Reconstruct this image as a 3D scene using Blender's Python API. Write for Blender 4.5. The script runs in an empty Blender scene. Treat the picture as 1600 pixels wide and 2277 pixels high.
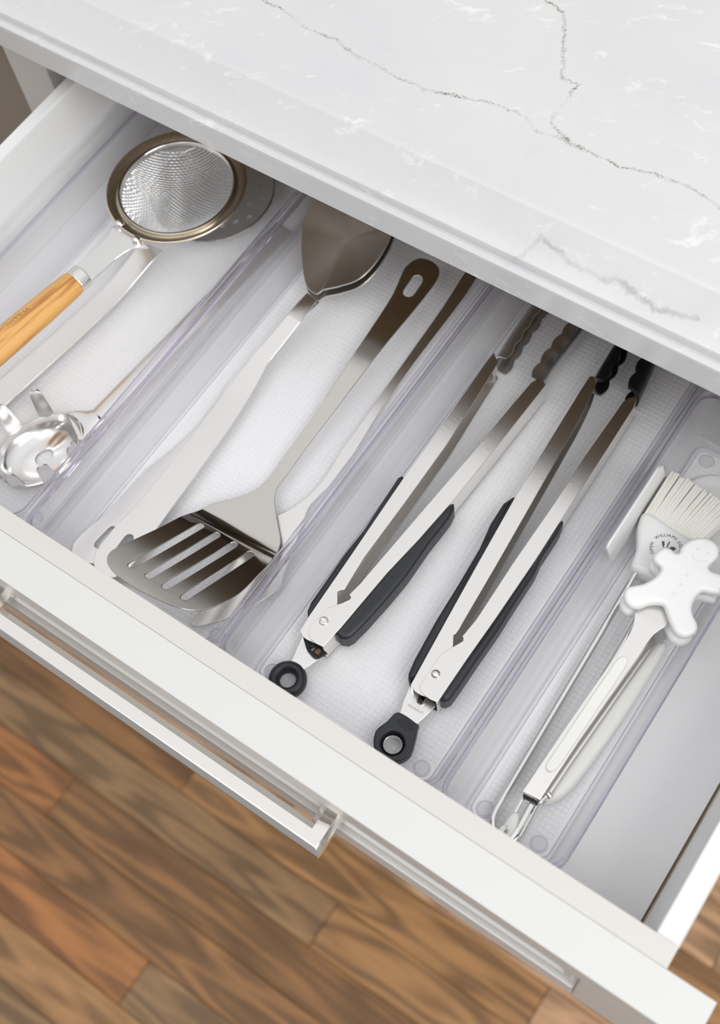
import bpy, bmesh, math, random
from mathutils import Vector, Matrix

S = bpy.context.scene
COL = S.collection
# ------------------------------------------------------------------ camera, sky, lights, exposure
cam = bpy.data.cameras.new('camera')
cam.sensor_fit = 'AUTO'; cam.sensor_width = 36; cam.lens = 43.726
cam.clip_start = .02; cam.clip_end = 30
cam.dof.use_dof = True; cam.dof.focus_distance = .735; cam.dof.aperture_fstop = 6.3
cam_ob = bpy.data.objects.new('camera', cam); COL.objects.link(cam_ob)
cam_ob.matrix_world = Matrix(((.81942474, -.47498783, .32082652, 0), (.56552026, .76119728, -.31743588, 0),
                              (-.09343409, .44154871, .89235912, .71), (0, 0, 0, 1)))
S.camera = cam_ob

world = bpy.data.worlds.new('soft_daylight'); S.world = world; world.use_nodes = True
bg = world.node_tree.nodes['Background']
bg.inputs[1].default_value = 1.0
# an evenly overcast sky: brightest overhead, a third of that at the horizon
_nt = world.node_tree
_tc = _nt.nodes.new('ShaderNodeTexCoord'); _sx = _nt.nodes.new('ShaderNodeSeparateXYZ'); _mr = _nt.nodes.new('ShaderNodeMapRange')
_cl = _nt.nodes.new('ShaderNodeVectorMath'); _cl.operation = 'SCALE'; _cl.inputs[0].default_value = (.98, .985, 1.0)
_mr.inputs[1].default_value = 0; _mr.inputs[2].default_value = 1; _mr.inputs[3].default_value = .34; _mr.inputs[4].default_value = .96
_nt.links.new(_tc.outputs['Generated'], _sx.inputs[0]); _nt.links.new(_sx.outputs['Z'], _mr.inputs[0])
_nt.links.new(_mr.outputs[0], _cl.inputs['Scale']); _nt.links.new(_cl.outputs[0], bg.inputs[0])

def area(name, loc, target, sx, sy, power, col=(1, 1, 1)):
    l = bpy.data.lights.new(name, 'AREA'); l.shape = 'RECTANGLE'; l.size = sx; l.size_y = sy; l.energy = power; l.color = col
    o = bpy.data.objects.new(name, l); COL.objects.link(o); o.location = loc
    o.rotation_euler = (Vector(target) - Vector(loc)).to_track_quat('-Z', 'Y').to_euler()
    return o
area('window_light', (1.2, -.25, 2.1), (-.25, .2, .03), 1.2, 1.2, 18, (1, .99, .97))
area('side_fill_light', (1.6, -.05, .62), (-.1, .25, -.2), 1.0, .8, 14, (1, .99, .97))  # added low fill lamp from the right, brightens the left drawer wall
area('ceiling_light', (-.5, -.6, 2.0), (-.25, .1, 0), 1.4, 1.0, 5, (1, .985, .96))

vs = S.view_settings
vs.view_transform = 'Standard'; vs.look = 'None'; vs.gamma = 1; vs.use_curve_mapping = False; vs.exposure = .09
S.cycles.transparent_max_bounces = 32; S.cycles.max_bounces = 10; S.cycles.sample_clamp_indirect = 4

# ------------------------------------------------------------------ materials
def mat(name):
    m = bpy.data.materials.new(name); m.use_nodes = True
    nt = m.node_tree
    return m, nt, nt.nodes['Principled BSDF']
def N(nt, t, **kw):
    n = nt.nodes.new(t)
    for k, v in kw.items(): setattr(n, k, v)
    return n
def plain(name, col, rough=.5, metal=0, spec=None, coat=0, bump=0, bscale=300, sss=0, vary=0):
    m, nt, b = mat(name)
    b.inputs['Base Color'].default_value = (*col, 1); b.inputs['Roughness'].default_value = rough
    b.inputs['Metallic'].default_value = metal
    if spec is not None: b.inputs['Specular IOR Level'].default_value = spec
    b.inputs['Coat Weight'].default_value = coat
    if sss:
        b.inputs['Subsurface Weight'].default_value = sss; b.inputs['Subsurface Radius'].default_value = (.004, .004, .003)
        b.inputs['Subsurface Scale'].default_value = 1
    tc = N(nt, 'ShaderNodeTexCoord')
    if vary:
        n = N(nt, 'ShaderNodeTexNoise'); n.inputs['Scale'].default_value = 22; n.inputs['Detail'].default_value = 5
        r = N(nt, 'ShaderNodeMapRange'); r.inputs[3].default_value = 1 - vary; r.inputs[4].default_value = 1 + vary
        mx = N(nt, 'ShaderNodeVectorMath', operation='SCALE'); mx.inputs[0].default_value = col
        nt.links.new(tc.outputs['Object'], n.inputs['Vector']); nt.links.new(n.outputs['Fac'], r.inputs[0])
        nt.links.new(r.outputs[0], mx.inputs['Scale']); nt.links.new(mx.outputs[0], b.inputs['Base Color'])
    if bump:
        n = N(nt, 'ShaderNodeTexNoise'); n.inputs['Scale'].default_value = bscale; n.inputs['Detail'].default_value = 4
        bp = N(nt, 'ShaderNodeBump'); bp.inputs['Strength'].default_value = bump; bp.inputs['Distance'].default_value = .0005
        nt.links.new(tc.outputs['Object'], n.inputs['Vector']); nt.links.new(n.outputs['Fac'], bp.inputs['Height'])
        nt.links.new(bp.outputs[0], b.inputs['Normal'])
    return m
def steel(name, col, rough, rot=0, streak=.08, scratch=0):
    """brushed metal: fine streaks run along one direction of the object"""
    m, nt, b = mat(name)
    b.inputs['Metallic'].default_value = 1; b.inputs['Base Color'].default_value = (*col, 1)
    tc = N(nt, 'ShaderNodeTexCoord'); mp = N(nt, 'ShaderNodeMapping')
    mp.inputs['Rotation'].default_value = (0, 0, rot); mp.inputs['Scale'].default_value = (1500, 25, 400)
    n = N(nt, 'ShaderNodeTexNoise'); n.inputs['Scale'].default_value = 1; n.inputs['Detail'].default_value = 3
    r = N(nt, 'ShaderNodeMapRange'); r.inputs[3].default_value = rough - streak; r.inputs[4].default_value = rough + streak
    nt.links.new(tc.outputs['Object'], mp.inputs[0]); nt.links.new(mp.outputs[0], n.inputs['Vector'])
    nt.links.new(n.outputs['Fac'], r.inputs[0]); nt.links.new(r.outputs[0], b.inputs['Roughness'])
    if scratch:
        v = N(nt, 'ShaderNodeTexNoise'); v.inputs['Scale'].default_value = 260; v.inputs['Detail'].default_value = 6
        q = N(nt, 'ShaderNodeMapRange'); q.inputs[1].default_value = .62; q.inputs[2].default_value = .72
        bp = N(nt, 'ShaderNodeBump'); bp.inputs['Strength'].default_value = scratch; bp.inputs['Distance'].default_value = .0003
        nt.links.new(tc.outputs['Object'], v.inputs['Vector']); nt.links.new(v.outputs['Fac'], q.inputs[0])
        nt.links.new(q.outputs[0], bp.inputs['Height']); nt.links.new(bp.outputs[0], b.inputs['Normal'])
    return m
def clear(name, tint, milk, milkcol=(.85, .85, .9), ior=1.45, rough=.03):
    """thin clear plastic: lets light straight through, mirrors by angle, a little milky"""
    m, nt, b = mat(name); nt.nodes.remove(b); out = nt.nodes['Material Output']
    t = N(nt, 'ShaderNodeBsdfTransparent'); t.inputs[0].default_value = (*tint, 1)
    d = N(nt, 'ShaderNodeBsdfDiffuse'); d.inputs[0].default_value = (*milkcol, 1)
    g = N(nt, 'ShaderNodeBsdfGlossy'); g.inputs['Roughness'].default_value = rough
    lw = N(nt, 'ShaderNodeLayerWeight'); lw.inputs[0].default_value = .5
    pw = N(nt, 'ShaderNodeMath', operation='POWER'); pw.inputs[1].default_value = 4
    f = N(nt, 'ShaderNodeMapRange'); f.inputs[3].default_value = .035; f.inputs[4].default_value = .65
    nt.links.new(lw.outputs['Facing'], pw.inputs[0]); nt.links.new(pw.outputs[0], f.inputs[0])
    m1 = N(nt, 'ShaderNodeMixShader'); m1.inputs[0].default_value = milk
    m2 = N(nt, 'ShaderNodeMixShader')
    nt.links.new(t.outputs[0], m1.inputs[1]); nt.links.new(d.outputs[0], m1.inputs[2])
    nt.links.new(f.outputs[0], m2.inputs[0]); nt.links.new(m1.outputs[0], m2.inputs[1]); nt.links.new(g.outputs[0], m2.inputs[2])
    nt.links.new(m2.outputs[0], out.inputs[0])
    return m

def rimglass():
    m, nt, b = mat('clear_plastic_rim'); nt.nodes.remove(b)
    g = N(nt, 'ShaderNodeBsdfGlass'); g.inputs['IOR'].default_value = 1.45; g.inputs['Roughness'].default_value = .02; g.inputs['Color'].default_value = (.85, .835, .91, 1)
    t = N(nt, 'ShaderNodeBsdfTransparent'); t.inputs[0].default_value = (.95, .945, .97, 1); mx = N(nt, 'ShaderNodeMixShader'); mx.inputs[0].default_value = .75
    nt.links.new(t.outputs[0], mx.inputs[1]); nt.links.new(g.outputs[0], mx.inputs[2]); nt.links.new(mx.outputs[0], nt.nodes['Material Output'].inputs[0])
    return m

M = {}
M['paint'] = plain('white_satin_paint', (.675, .675, .66), .38, bump=.04, bscale=500)
M['boxfront'] = plain('warm_white_paint', (.65, .628, .60), .45, bump=.04, bscale=500)
M['inside'] = plain('white_melamine', (.80, .805, .805), .34)
M['liner'] = plain('grey_liner', (.79, .79, .80), .5, bump=.25, bscale=900)
M['gap'] = plain('dark_gap_board', (.16, .13, .08), .7)
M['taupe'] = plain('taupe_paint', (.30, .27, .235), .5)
M['ply'] = plain('brown_plywood', (.25, .165, .09), .7, vary=.25)
M['steel'] = steel('brushed_steel', (.83, .81, .785), .24, streak=.06, scratch=.08)
M['spoonsteel'] = steel('satin_spoon_steel', (.80, .77, .73), .32, streak=.04)
M['steel_d'] = steel('dark_brushed_steel', (.62, .595, .56), .13, streak=.03)
M['steel_in'] = steel('dull_inner_steel', (.74, .73, .72), .32)
M['polish'] = steel('polished_steel', (.80, .79, .77), .09, streak=.03)
M['server'] = steel('satin_server_steel', (.80, .79, .78), .17, streak=.03)
M['satin'] = steel('satin_skimmer_steel', (.82, .81, .79), .42, streak=.04)
M['nickel'] = steel('polished_nickel', (.86, .83, .79), .07, streak=.02)
M['warmsteel'] = steel('warm_rim_steel', (.76, .68, .56), .30)
M['wire'] = plain('strainer_wire_metal', (.72, .72, .72), .28, metal=1)
M['rubber'] = plain('black_rubber', (.016, .018, .022), .42, bump=.1, bscale=1500)
M['nylon'] = plain('black_nylon', (.008, .008, .010), .28)
M['soot'] = plain('dark_lock_metal', (.02, .02, .022), .5, metal=.4)
M['rust'] = plain('rusty_metal', (.20, .09, .03), .7)
M['silicone'] = plain('white_silicone', (.86, .865, .86), .42, sss=.15)
M['cream'] = plain('cream_bristle_silicone', (.88, .87, .81), .5, sss=.1)
M['gripwhite'] = plain('white_grip_plastic', (.82, .82, .79), .4)
M['ink'] = plain('grey_print', (.11, .09, .085), .6)
M['engrave'] = plain('engraved_grey', (.30, .29, .28), .5, metal=.5)
M['burn'] = plain('burnt_print', (.30, .14, .04), .6)
M['embossed'] = plain('embossed_black', (.006, .006, .008), .22)
M['clear'] = clear('clear_plastic_wall', (.992, .991, .996), .04, (.92, .92, .95))
M['rim'] = rimglass()
M['pad'] = clear('milky_grid_floor', (.99, .99, .995), .88, (.95, .95, .968), rough=.15)
M['disc'] = clear('clear_disc', (.97, .97, .98), .78, (.86, .86, .88), rough=.1)
M['ring'] = clear('bright_ring', (.96, .96, .99), .6, (.92, .92, .96), rough=.1)
M['mould'] = clear('clear_moulded_plastic', (.88, .87, .91), .10, (.6, .58, .65), rough=.04)

# ------------------------------------------------------------------ builders
def tag(o, label=None, cat=None, group=None, kind=None):
    if label: o['label'] = label
    if cat: o['category'] = cat
    if group: o['group'] = group
    if kind: o['kind'] = kind
    return o
def thing(name, loc, label, cat, group=None):
    o = bpy.data.objects.new(name, None); COL.objects.link(o); o.location = loc; o.empty_display_size = .02
    return tag(o, label, cat, group)
def world_loc(o):
    v = Vector((0, 0, 0))
    while o is not None: v = v + o.location; o = o.parent
    return v
def link(name, me, m, parent=None, smooth=40, label=None, kind=None, wn=True):
    """me holds world coordinates; the object keeps its parent's origin, or its own at the mesh's base when top-level"""
    o = bpy.data.objects.new(name, me); COL.objects.link(o)
    if m is not None: me.materials.append(m)
    if parent is not None:
        w = world_loc(parent); o.parent = parent
        me.transform(Matrix.Translation(-w))
    else:
        xs = [v.co for v in me.vertices]
        c = Vector(((min(v.x for v in xs) + max(v.x for v in xs)) / 2, (min(v.y for v in xs) + max(v.y for v in xs)) / 2, min(v.z for v in xs)))
        me.transform(Matrix.Translation(-c)); o.location = c
    if smooth:
        me.shade_smooth(); me.set_sharp_from_angle(angle=math.radians(smooth))
    if wn:
        w = o.modifiers.new('even_normals', 'WEIGHTED_NORMAL'); w.keep_sharp = True; w.weight = 100
    return tag(o, label, kind=kind)
def fin(bm, name, m, parent=None, smooth=40, label=None, kind=None):
    bmesh.ops.recalc_face_normals(bm, faces=bm.faces)
    me = bpy.data.meshes.new(name); bm.to_mesh(me); bm.free()
    return link(name, me, m, parent, smooth, label, kind)
def cr(pts, n=4, closed=True):
    """smooth a 2D or 3D outline through its points"""
    k = len(pts); out = []
    P = [Vector(p) for p in pts]
    for i in range(k if closed else k - 1):
        if closed: a, b, c, d = P[i - 1], P[i], P[(i + 1) % k], P[(i + 2) % k]
        else: a, b, c, d = P[max(i - 1, 0)], P[i], P[i + 1], P[min(i + 2, k - 1)]
        for j in range(n):
            t = j / n
            out.append(.5 * ((2 * b) + (c - a) * t + (2 * a - 5 * b + 4 * c - d) * t * t + (-a + 3 * b - 3 * c + d) * t ** 3))
    if not closed: out.append(P[-1])
    return [tuple(v) for v in out]
def capsule(a, b, r, n=8):
    a = Vector(a); b = Vector(b); d = (b - a); th = math.atan2(d.y, d.x); out = []
    for i in range(n + 1):
        t = th - math.pi / 2 + math.pi * i / n; out.append((b.x + r * math.cos(t), b.y + r * math.sin(t)))
    for i in range(n + 1):
        t = th + math.pi / 2 + math.pi * i / n; out.append((a.x + r * math.cos(t), a.y + r * math.sin(t)))
    return out
def circle(c, r, n=24, ry=None):
    ry = ry or r
    return [(c[0] + r * math.cos(2 * math.pi * i / n), c[1] + ry * math.sin(2 * math.pi * i / n)) for i in range(n)]
def mesh_of(ob):
    COL.objects.link(ob)
    dg = bpy.context.evaluated_depsgraph_get()
    me = bpy.data.meshes.new_from_object(ob.evaluated_get(dg))
    d = ob.data; bpy.data.objects.remove(ob); bpy.data.curves.remove(d)
    return me
def plate(bm, outer, holes=(), zf=0, thick=.001, bevel=0, cuts=()):
    """a sheet with an outline and holes; zf is its mid height, a number or a function of x and y; cuts = (point, normal, step, count)"""
    cu = bpy.data.curves.new('outline', 'CURVE'); cu.dimensions = '2D'; cu.fill_mode = 'BOTH'
    cu.extrude = max(thick / 2 - bevel, 1e-6); cu.bevel_depth = bevel; cu.bevel_resolution = 2; cu.offset = -bevel
    def area2(p): return sum(p[i - 1][0] * p[i][1] - p[i][0] * p[i - 1][1] for i in range(len(p)))
    for k, pl in enumerate([outer] + list(holes)):
        if (area2(pl) < 0) == (k == 0): pl = list(pl)[::-1]
        s = cu.splines.new('POLY'); s.points.add(len(pl) - 1); s.use_cyclic_u = True
        for q, p in zip(s.points, pl): q.co = (p[0], p[1], 0, 1)
    me = mesh_of(bpy.data.objects.new('outline', cu))
    b2 = bmesh.new(); b2.from_mesh(me); bpy.data.meshes.remove(me)
    bmesh.ops.remove_doubles(b2, verts=b2.verts, dist=2e-6)
    for co, no, step, cnt in cuts:
        for i in range(cnt):
            p = Vector((co[0], co[1], 0)) + Vector((no[0], no[1], 0)).normalized() * step * i
            bmesh.ops.bisect_plane(b2, geom=b2.verts[:] + b2.edges[:] + b2.faces[:], plane_co=p, plane_no=(no[0], no[1], 0), dist=1e-6)
    for v in b2.verts: v.co.z += zf(v.co.x, v.co.y) if callable(zf) else zf
    merge(bm, b2)
def merge(bm, b2):
    me = bpy.data.meshes.new('tmp'); b2.to_mesh(me); b2.free(); bm.from_mesh(me); bpy.data.meshes.remove(me)
def add_plate(name, m, parent, *a, smooth=40, label=None, **k):
    bm = bmesh.new(); plate(bm, *a, **k); return fin(bm, name, m, parent, smooth, label)
def box(bm, x0, x1, y0, y1, z0, z1, bevel=0, seg=2):
    b2 = bmesh.new(); r = bmesh.ops.create_cube(b2, size=1)
    for v in r['verts']:
        v.co = Vector(((x0 + x1) / 2 + v.co.x * (x1 - x0), (y0 + y1) / 2 + v.co.y * (y1 - y0), (z0 + z1) / 2 + v.co.z * (z1 - z0)))
    if bevel: bmesh.ops.bevel(b2, geom=b2.edges[:], offset=bevel, segments=seg, affect='EDGES', profile=.5)
    merge(bm, b2)
def add_box(name, m, parent, *a, smooth=40, label=None, kind=None, **k):
    bm = bmesh.new(); box(bm, *a, **k); return fin(bm, name, m, parent, smooth, label, kind)
def loft(bm, rings, closed=True, cap0=True, cap1=True):
    R = [[bm.verts.new(p) for p in r] for r in rings]
    for a, b in zip(R, R[1:]):
        k = len(a)
        for i in range(k if closed else k - 1):
            j = (i + 1) % k; bm.faces.new((a[i], a[j], b[j], b[i]))
    if cap0 and closed: bm.faces.new(R[0][::-1])
    if cap1 and closed: bm.faces.new(R[-1])
    return R
def tube(bm, pts, r, seg=12, flat=1.0, caps=True):
    """round bar along points; r is a number or one radius per point; flat squashes its height"""
    P = [Vector(p) for p in pts]; rings = []
    for i, p in enumerate(P):
        t = (P[min(i + 1, len(P) - 1)] - P[max(i - 1, 0)]).normalized()
        s = t.cross(Vector((0, 0, 1)))
        if s.length < 1e-4: s = Vector((1, 0, 0))
        s.normalize(); u = s.cross(t).normalized(); rr = r[i] if isinstance(r, (list, tuple)) else r
        rings.append([p + s * rr * math.cos(2 * math.pi * k / seg) + u * rr * flat * math.sin(2 * math.pi * k / seg) for k in range(seg)])
    loft(bm, rings, True, caps, caps)
def lathe(bm, c, prof, seg=64, closed=False):
    """prof: (radius, z) points turned about a vertical axis at c"""
    rings = [[(c[0] + r * math.cos(2 * math.pi * k / seg), c[1] + r * math.sin(2 * math.pi * k / seg), z) for k in range(seg)] for r, z in prof]
    if closed: rings.append(rings[0])
    loft(bm, rings, True, False, False)
    bmesh.ops.remove_doubles(bm, verts=bm.verts, dist=1e-6)
def wall(bm, line, t, z0, z1, side=1):
    """upright strip along a 2D line; t is its thickness to one side, z1 a number or a list"""
    P = [Vector(p) for p in line]; rings = []
    for i, p in enumerate(P):
        d = (P[min(i + 1, len(P) - 1)] - P[max(i - 1, 0)]).normalized(); n = Vector((-d.y, d.x)) * side * t
        a = z0[i] if isinstance(z0, (list, tuple)) else z0; b = z1[i] if isinstance(z1, (list, tuple)) else z1
        rings.append([(p.x, p.y, a), (p.x, p.y, b), (p.x + n.x, p.y + n.y, b), (p.x + n.x, p.y + n.y, a)])
    loft(bm, rings)
def glyphs(bm, text, place, size, extrude=.00005):
    """letters one by one: place(advance) gives origin, direction and up for each"""
    adv = 0
    for ch in text:
        cu = bpy.data.curves.new('t', 'FONT'); cu.body = ch; cu.size = size; cu.extrude = extrude; cu.resolution_u = 3
        if ch == ' ': adv += size * .35; bpy.data.curves.remove(cu); continue
        me = mesh_of(bpy.data.objects.new('t', cu))
        w = max(v.co.x for v in me.vertices); x0 = min(v.co.x for v in me.vertices)
        o, d, u = place(adv + (w - x0) / 2)
        n = d.cross(u).normalized()
        for v in me.vertices: v.co = o + d * (v.co.x - x0 - (w - x0) / 2) + u * v.co.y + n * v.co.z
        bm.from_mesh(me); bpy.data.meshes.remove(me); adv += (w - x0) + size * .14
    return adv

# ------------------------------------------------------------------ floor of narrow oak strips
def wood_floor():
    m, nt, b = mat('oak_strip_floor')
    tc = N(nt, 'ShaderNodeTexCoord'); oi = N(nt, 'ShaderNodeObjectInfo')
    off = N(nt, 'ShaderNodeVectorMath', operation='SCALE'); off.inputs[0].default_value = (7, 3, 5)
    nt.links.new(oi.outputs['Random'], off.inputs['Scale'])
    ad = N(nt, 'ShaderNodeVectorMath', operation='ADD')
    nt.links.new(tc.outputs['Object'], ad.inputs[0]); nt.links.new(off.outputs[0], ad.inputs[1])
    mp = N(nt, 'ShaderNodeMapping'); mp.inputs['Scale'].default_value = (2.2, 16, 1); nt.links.new(ad.outputs[0], mp.inputs[0])
    n1 = N(nt, 'ShaderNodeTexNoise'); n1.inputs['Scale'].default_value = 1.3; n1.inputs['Detail'].default_value = 2
    nt.links.new(mp.outputs[0], n1.inputs['Vector'])
    mul = N(nt, 'ShaderNodeMath', operation='MULTIPLY'); mul.inputs[1].default_value = 42
    sn = N(nt, 'ShaderNodeMath', operation='SINE')
    nt.links.new(n1.outputs['Fac'], mul.inputs[0]); nt.links.new(mul.outputs[0], sn.inputs[0])
    r = N(nt, 'ShaderNodeMapRange'); r.inputs[1].default_value = -1; r.inputs[2].default_value = 1; r.inputs[3].default_value = .62; r.inputs[4].default_value = 1.18
    nt.links.new(sn.outputs[0], r.inputs[0])
    n2 = N(nt, 'ShaderNodeTexNoise'); n2.inputs['Scale'].default_value = 5; n2.inputs['Detail'].default_value = 6
    nt.links.new(mp.outputs[0], n2.inputs['Vector'])
    r2 = N(nt, 'ShaderNodeMapRange'); r2.inputs[1].default_value = .3; r2.inputs[2].default_value = .7; r2.inputs[3].default_value = .8; r2.inputs[4].default_value = 1.15
    nt.links.new(n2.outputs['Fac'], r2.inputs[0])
    mm = N(nt, 'ShaderNodeMath', operation='MULTIPLY'); nt.links.new(r.outputs[0], mm.inputs[0]); nt.links.new(r2.outputs[0], mm.inputs[1])
    sc = N(nt, 'ShaderNodeVectorMath', operation='SCALE'); nt.links.new(oi.outputs['Color'], sc.inputs[0]); nt.links.new(mm.outputs[0], sc.inputs['Scale'])
    nt.links.new(sc.outputs[0], b.inputs['Base Color']); b.inputs['Roughness'].default_value = .42
    return m
M['floor'] = wood_floor()
ZF = -.76
floor_ob = add_box('floor', M['ply'], None, -2.2, 1.8, -2.4, 1.2, ZF - .03, ZF - .012, kind='structure')
brown = (.26, .125, .042); orange = (.33, .135, .04); grey = (.26, .15, .066); tan = (.33, .17, .065); pale = (.46, .27, .15)  # pale: window light on the right-hand floor, put into the plank colour
rnd = random.Random(4)
pm = {}
def plank(x0, x1, y0, y1, colr):
    L = round(x1 - x0, 4)
    if L not in pm:
        bm = bmesh.new(); box(bm, -L / 2 + .0004, L / 2 - .0004, -.0283, .0283, -.0125, 0, bevel=.0007, seg=1)
        me = bpy.data.meshes.new('plank'); bm.to_mesh(me); bm.free(); me.materials.append(M['floor']); pm[L] = me
    o = bpy.data.objects.new('plank', pm[L]); COL.objects.link(o); o.parent = floor_ob
    o.location = Vector(((x0 + x1) / 2, (y0 + y1) / 2, ZF)) - world_loc(floor_ob); o.color = (*colr, 1)
rows = {1: [(-1.2, -.266, grey), (-.266, .35, tan), (.35, 1, brown)], 2: [(-1.2, -.62, orange), (-.62, .22, brown), (.22, 1, tan)],
        3: [(-1.2, -.15, brown), (-.15, .5, orange), (.5, 1, tan)], 4: [(-1.2, -.409, orange), (-.409, .24, grey), (.24, 1, brown)],
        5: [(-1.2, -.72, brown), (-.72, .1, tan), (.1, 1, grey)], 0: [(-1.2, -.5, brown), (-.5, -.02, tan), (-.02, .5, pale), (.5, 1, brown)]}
for k in range(-7, 13):
    y1 = .097 - .0572 * (k - 1); y0 = y1 - .0572
    if k in rows:
        for x0, x1, c_ in rows[k]: plank(x0, x1, y0, y1, c_)
    else:
        x = -1.2 - rnd.random() * .3
        while x < 1:
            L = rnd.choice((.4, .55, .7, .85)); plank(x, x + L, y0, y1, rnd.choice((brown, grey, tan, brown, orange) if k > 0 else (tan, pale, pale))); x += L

# ------------------------------------------------------------------ marble worktop
def marble():
    m, nt, b = mat('veined_white_marble')
    L = nt.links.new
    g = N(nt, 'ShaderNodeNewGeometry')
    def noise(scale, det, rough=.55, src=None, dist=0):
        n = N(nt, 'ShaderNodeTexNoise'); n.inputs['Scale'].default_value = scale; n.inputs['Detail'].default_value = det
        n.inputs['Roughness'].default_value = rough; n.inputs['Distortion'].default_value = dist
        L(src or g.outputs['Position'], n.inputs['Vector']); return n
    def warp(src, scale, amp, det=4):
        n = noise(scale, det, .6, src); s = N(nt, 'ShaderNodeVectorMath', operation='SUBTRACT'); s.inputs[1].default_value = (.5, .5, .5)
        L(n.outputs['Color'], s.inputs[0]); k = N(nt, 'ShaderNodeVectorMath', operation='SCALE'); k.inputs['Scale'].default_value = amp
        L(s.outputs[0], k.inputs[0]); a = N(nt, 'ShaderNodeVectorMath', operation='ADD'); L(src, a.inputs[0]); L(k.outputs[0], a.inputs[1])
        return a.outputs[0]
    flat = N(nt, 'ShaderNodeVectorMath', operation='MULTIPLY'); flat.inputs[1].default_value = (1, 1, 0); L(g.outputs['Position'], flat.inputs[0])
    p = warp(warp(flat.outputs[0], 60, .010), 400, .004)
    pf = N(nt, 'ShaderNodeVectorMath', operation='MULTIPLY'); pf.inputs[1].default_value = (1, 1, 0); L(p, pf.inputs[0]); p = pf.outputs[0]
    def vein(line, src=p):
        cur = None
        for A, B in zip(line, line[1:]):
            A = Vector((*A, 0)); B = Vector((*B, 0)); ba = B - A
            pa = N(nt, 'ShaderNodeVectorMath', operation='SUBTRACT'); L(src, pa.inputs[0]); pa.inputs[1].default_value = A
            dt = N(nt, 'ShaderNodeVectorMath', operation='DOT_PRODUCT'); L(pa.outputs[0], dt.inputs[0]); dt.inputs[1].default_value = ba / ba.dot(ba)
            cl = N(nt, 'ShaderNodeClamp'); L(dt.outputs['Value'], cl.inputs[0])
            sc = N(nt, 'ShaderNodeVectorMath', operation='SCALE'); sc.inputs[0].default_value = ba; L(cl.outputs[0], sc.inputs['Scale'])
            di = N(nt, 'ShaderNodeVectorMath', operation='DISTANCE'); L(pa.outputs[0], di.inputs[0]); L(sc.outputs[0], di.inputs[1])
            if cur is None: cur = di.outputs['Value']
            else:
                mi = N(nt, 'ShaderNodeMath', operation='MINIMUM'); L(cur, mi.inputs[0]); L(di.outputs['Value'], mi.inputs[1]); cur = mi.outputs[0]
        return cur
    def ramp(v, a, b_, lo, hi):
        r = N(nt, 'ShaderNodeMapRange'); r.inputs[1].default_value = a; r.inputs[2].default_value = b_; r.inputs[3].default_value = lo; r.inputs[4].default_value = hi
        L(v, r.inputs[0]); return r.outputs[0]
    def mul(a, c):
        n = N(nt, 'ShaderNodeMath', operation='MULTIPLY'); L(a, n.inputs[0])
        if isinstance(c, (int, float)): n.inputs[1].default_value = c
        else: L(c, n.inputs[1])
        return n.outputs[0]
    def mix(fac, a, c):
        n = N(nt, 'ShaderNodeMix', data_type='RGBA'); L(fac, n.inputs[0])
        for i, q in ((6, a), (7, c)):
            if isinstance(q, tuple): n.inputs[i].default_value = (*q, 1)
            else: L(q, n.inputs[i])
        return n.outputs[2]
    main = vein(V_MAIN); br = vein(V_BRANCH); lo = vein(V_LOW)
    d1 = N(nt, 'ShaderNodeMath', operation='MINIMUM'); L(main, d1.inputs[0]); L(br, d1.inputs[1])
    speck = noise(900, 3).outputs['Fac']; patch = noise(45, 3).outputs['Fac']
    core = mul(mul(ramp(d1.outputs[0], .0002, .0015, 1, 0), ramp(speck, .42, .62, .15, 1)), ramp(patch, .36, .62, .12, .95))
    halo = mul(ramp(d1.outputs[0], .0, .009, 1, 0), ramp(patch, .40, .68, .04, .40))
    lowv = mul(ramp(lo, .0002, .0018, .6, 0), ramp(patch, .38, .62, .1, 1))
    lowh = mul(ramp(lo, .0, .010, .22, 0), ramp(patch, .4, .6, 0, 1))
    sz = N(nt, 'ShaderNodeSeparateXYZ'); L(g.outputs['Position'], sz.inputs[0]); onband = ramp(sz.outputs['Z'], .1405, .1465, 0, 1)
    lowv = mul(lowv, onband); lowh = mul(lowh, onband)
    cloud = noise(7, 6, .6, warp(g.outputs['Position'], 5, .15)).outputs['Fac']
    base = mix(ramp(cloud, .35, .68, 0, 1), (.695, .695, .69), (.645, .648, .662))
    ro = N(nt, 'ShaderNodeMapping'); ro.inputs['Rotation'].default_value = (0, 0, -.5); L(warp(g.outputs['Position'], 25, .03), ro.inputs[0])
    st = N(nt, 'ShaderNodeMapping'); st.inputs['Scale'].default_value = (16, 60, 50); L(ro.outputs[0], st.inputs[0])
    streak = noise(1.4, 7, .7, st.outputs[0], .6).outputs['Fac']
    base = mix(ramp(streak, .585, .68, 0, .6), base, (.90, .895, .88))
    base = mix(halo, base, (.70, .71, .66))
    base = mix(lowh, base, (.55, .55, .56))
    base = mix(lowv, base, (.34, .34, .35))
    base = mix(core, base, (.13, .13, .115))
    L(base, b.inputs['Base Color'])
    b.inputs['Roughness'].default_value = .22
    return m
V_MAIN = [(-0.48065,0.45578),(-0.44822,0.45541),(-0.41934,0.44923),(-0.39102,0.44761),(-0.36857,0.444),(-0.34782,0.44227),(-0.31899,0.44208),(-0.28912,0.44883),(-0.26485,0.45381),(-0.24731,0.447),(-0.23183,0.44813),(-0.20871,0.44806),(-0.19646,0.44649),(-0.17685,0.45146),(-0.15557,0.45275),(-0.13433,0.44816),(-0.10208,0.4466)]
V_BRANCH = [(-0.30455,0.54222),(-0.28189,0.53304),(-0.27507,0.52408),(-0.25657,0.48907),(-0.2439,0.48733),(-0.24547,0.47732),(-0.24602,0.46717),(-0.24348,0.45691),(-0.22831,0.44709)]
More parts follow.
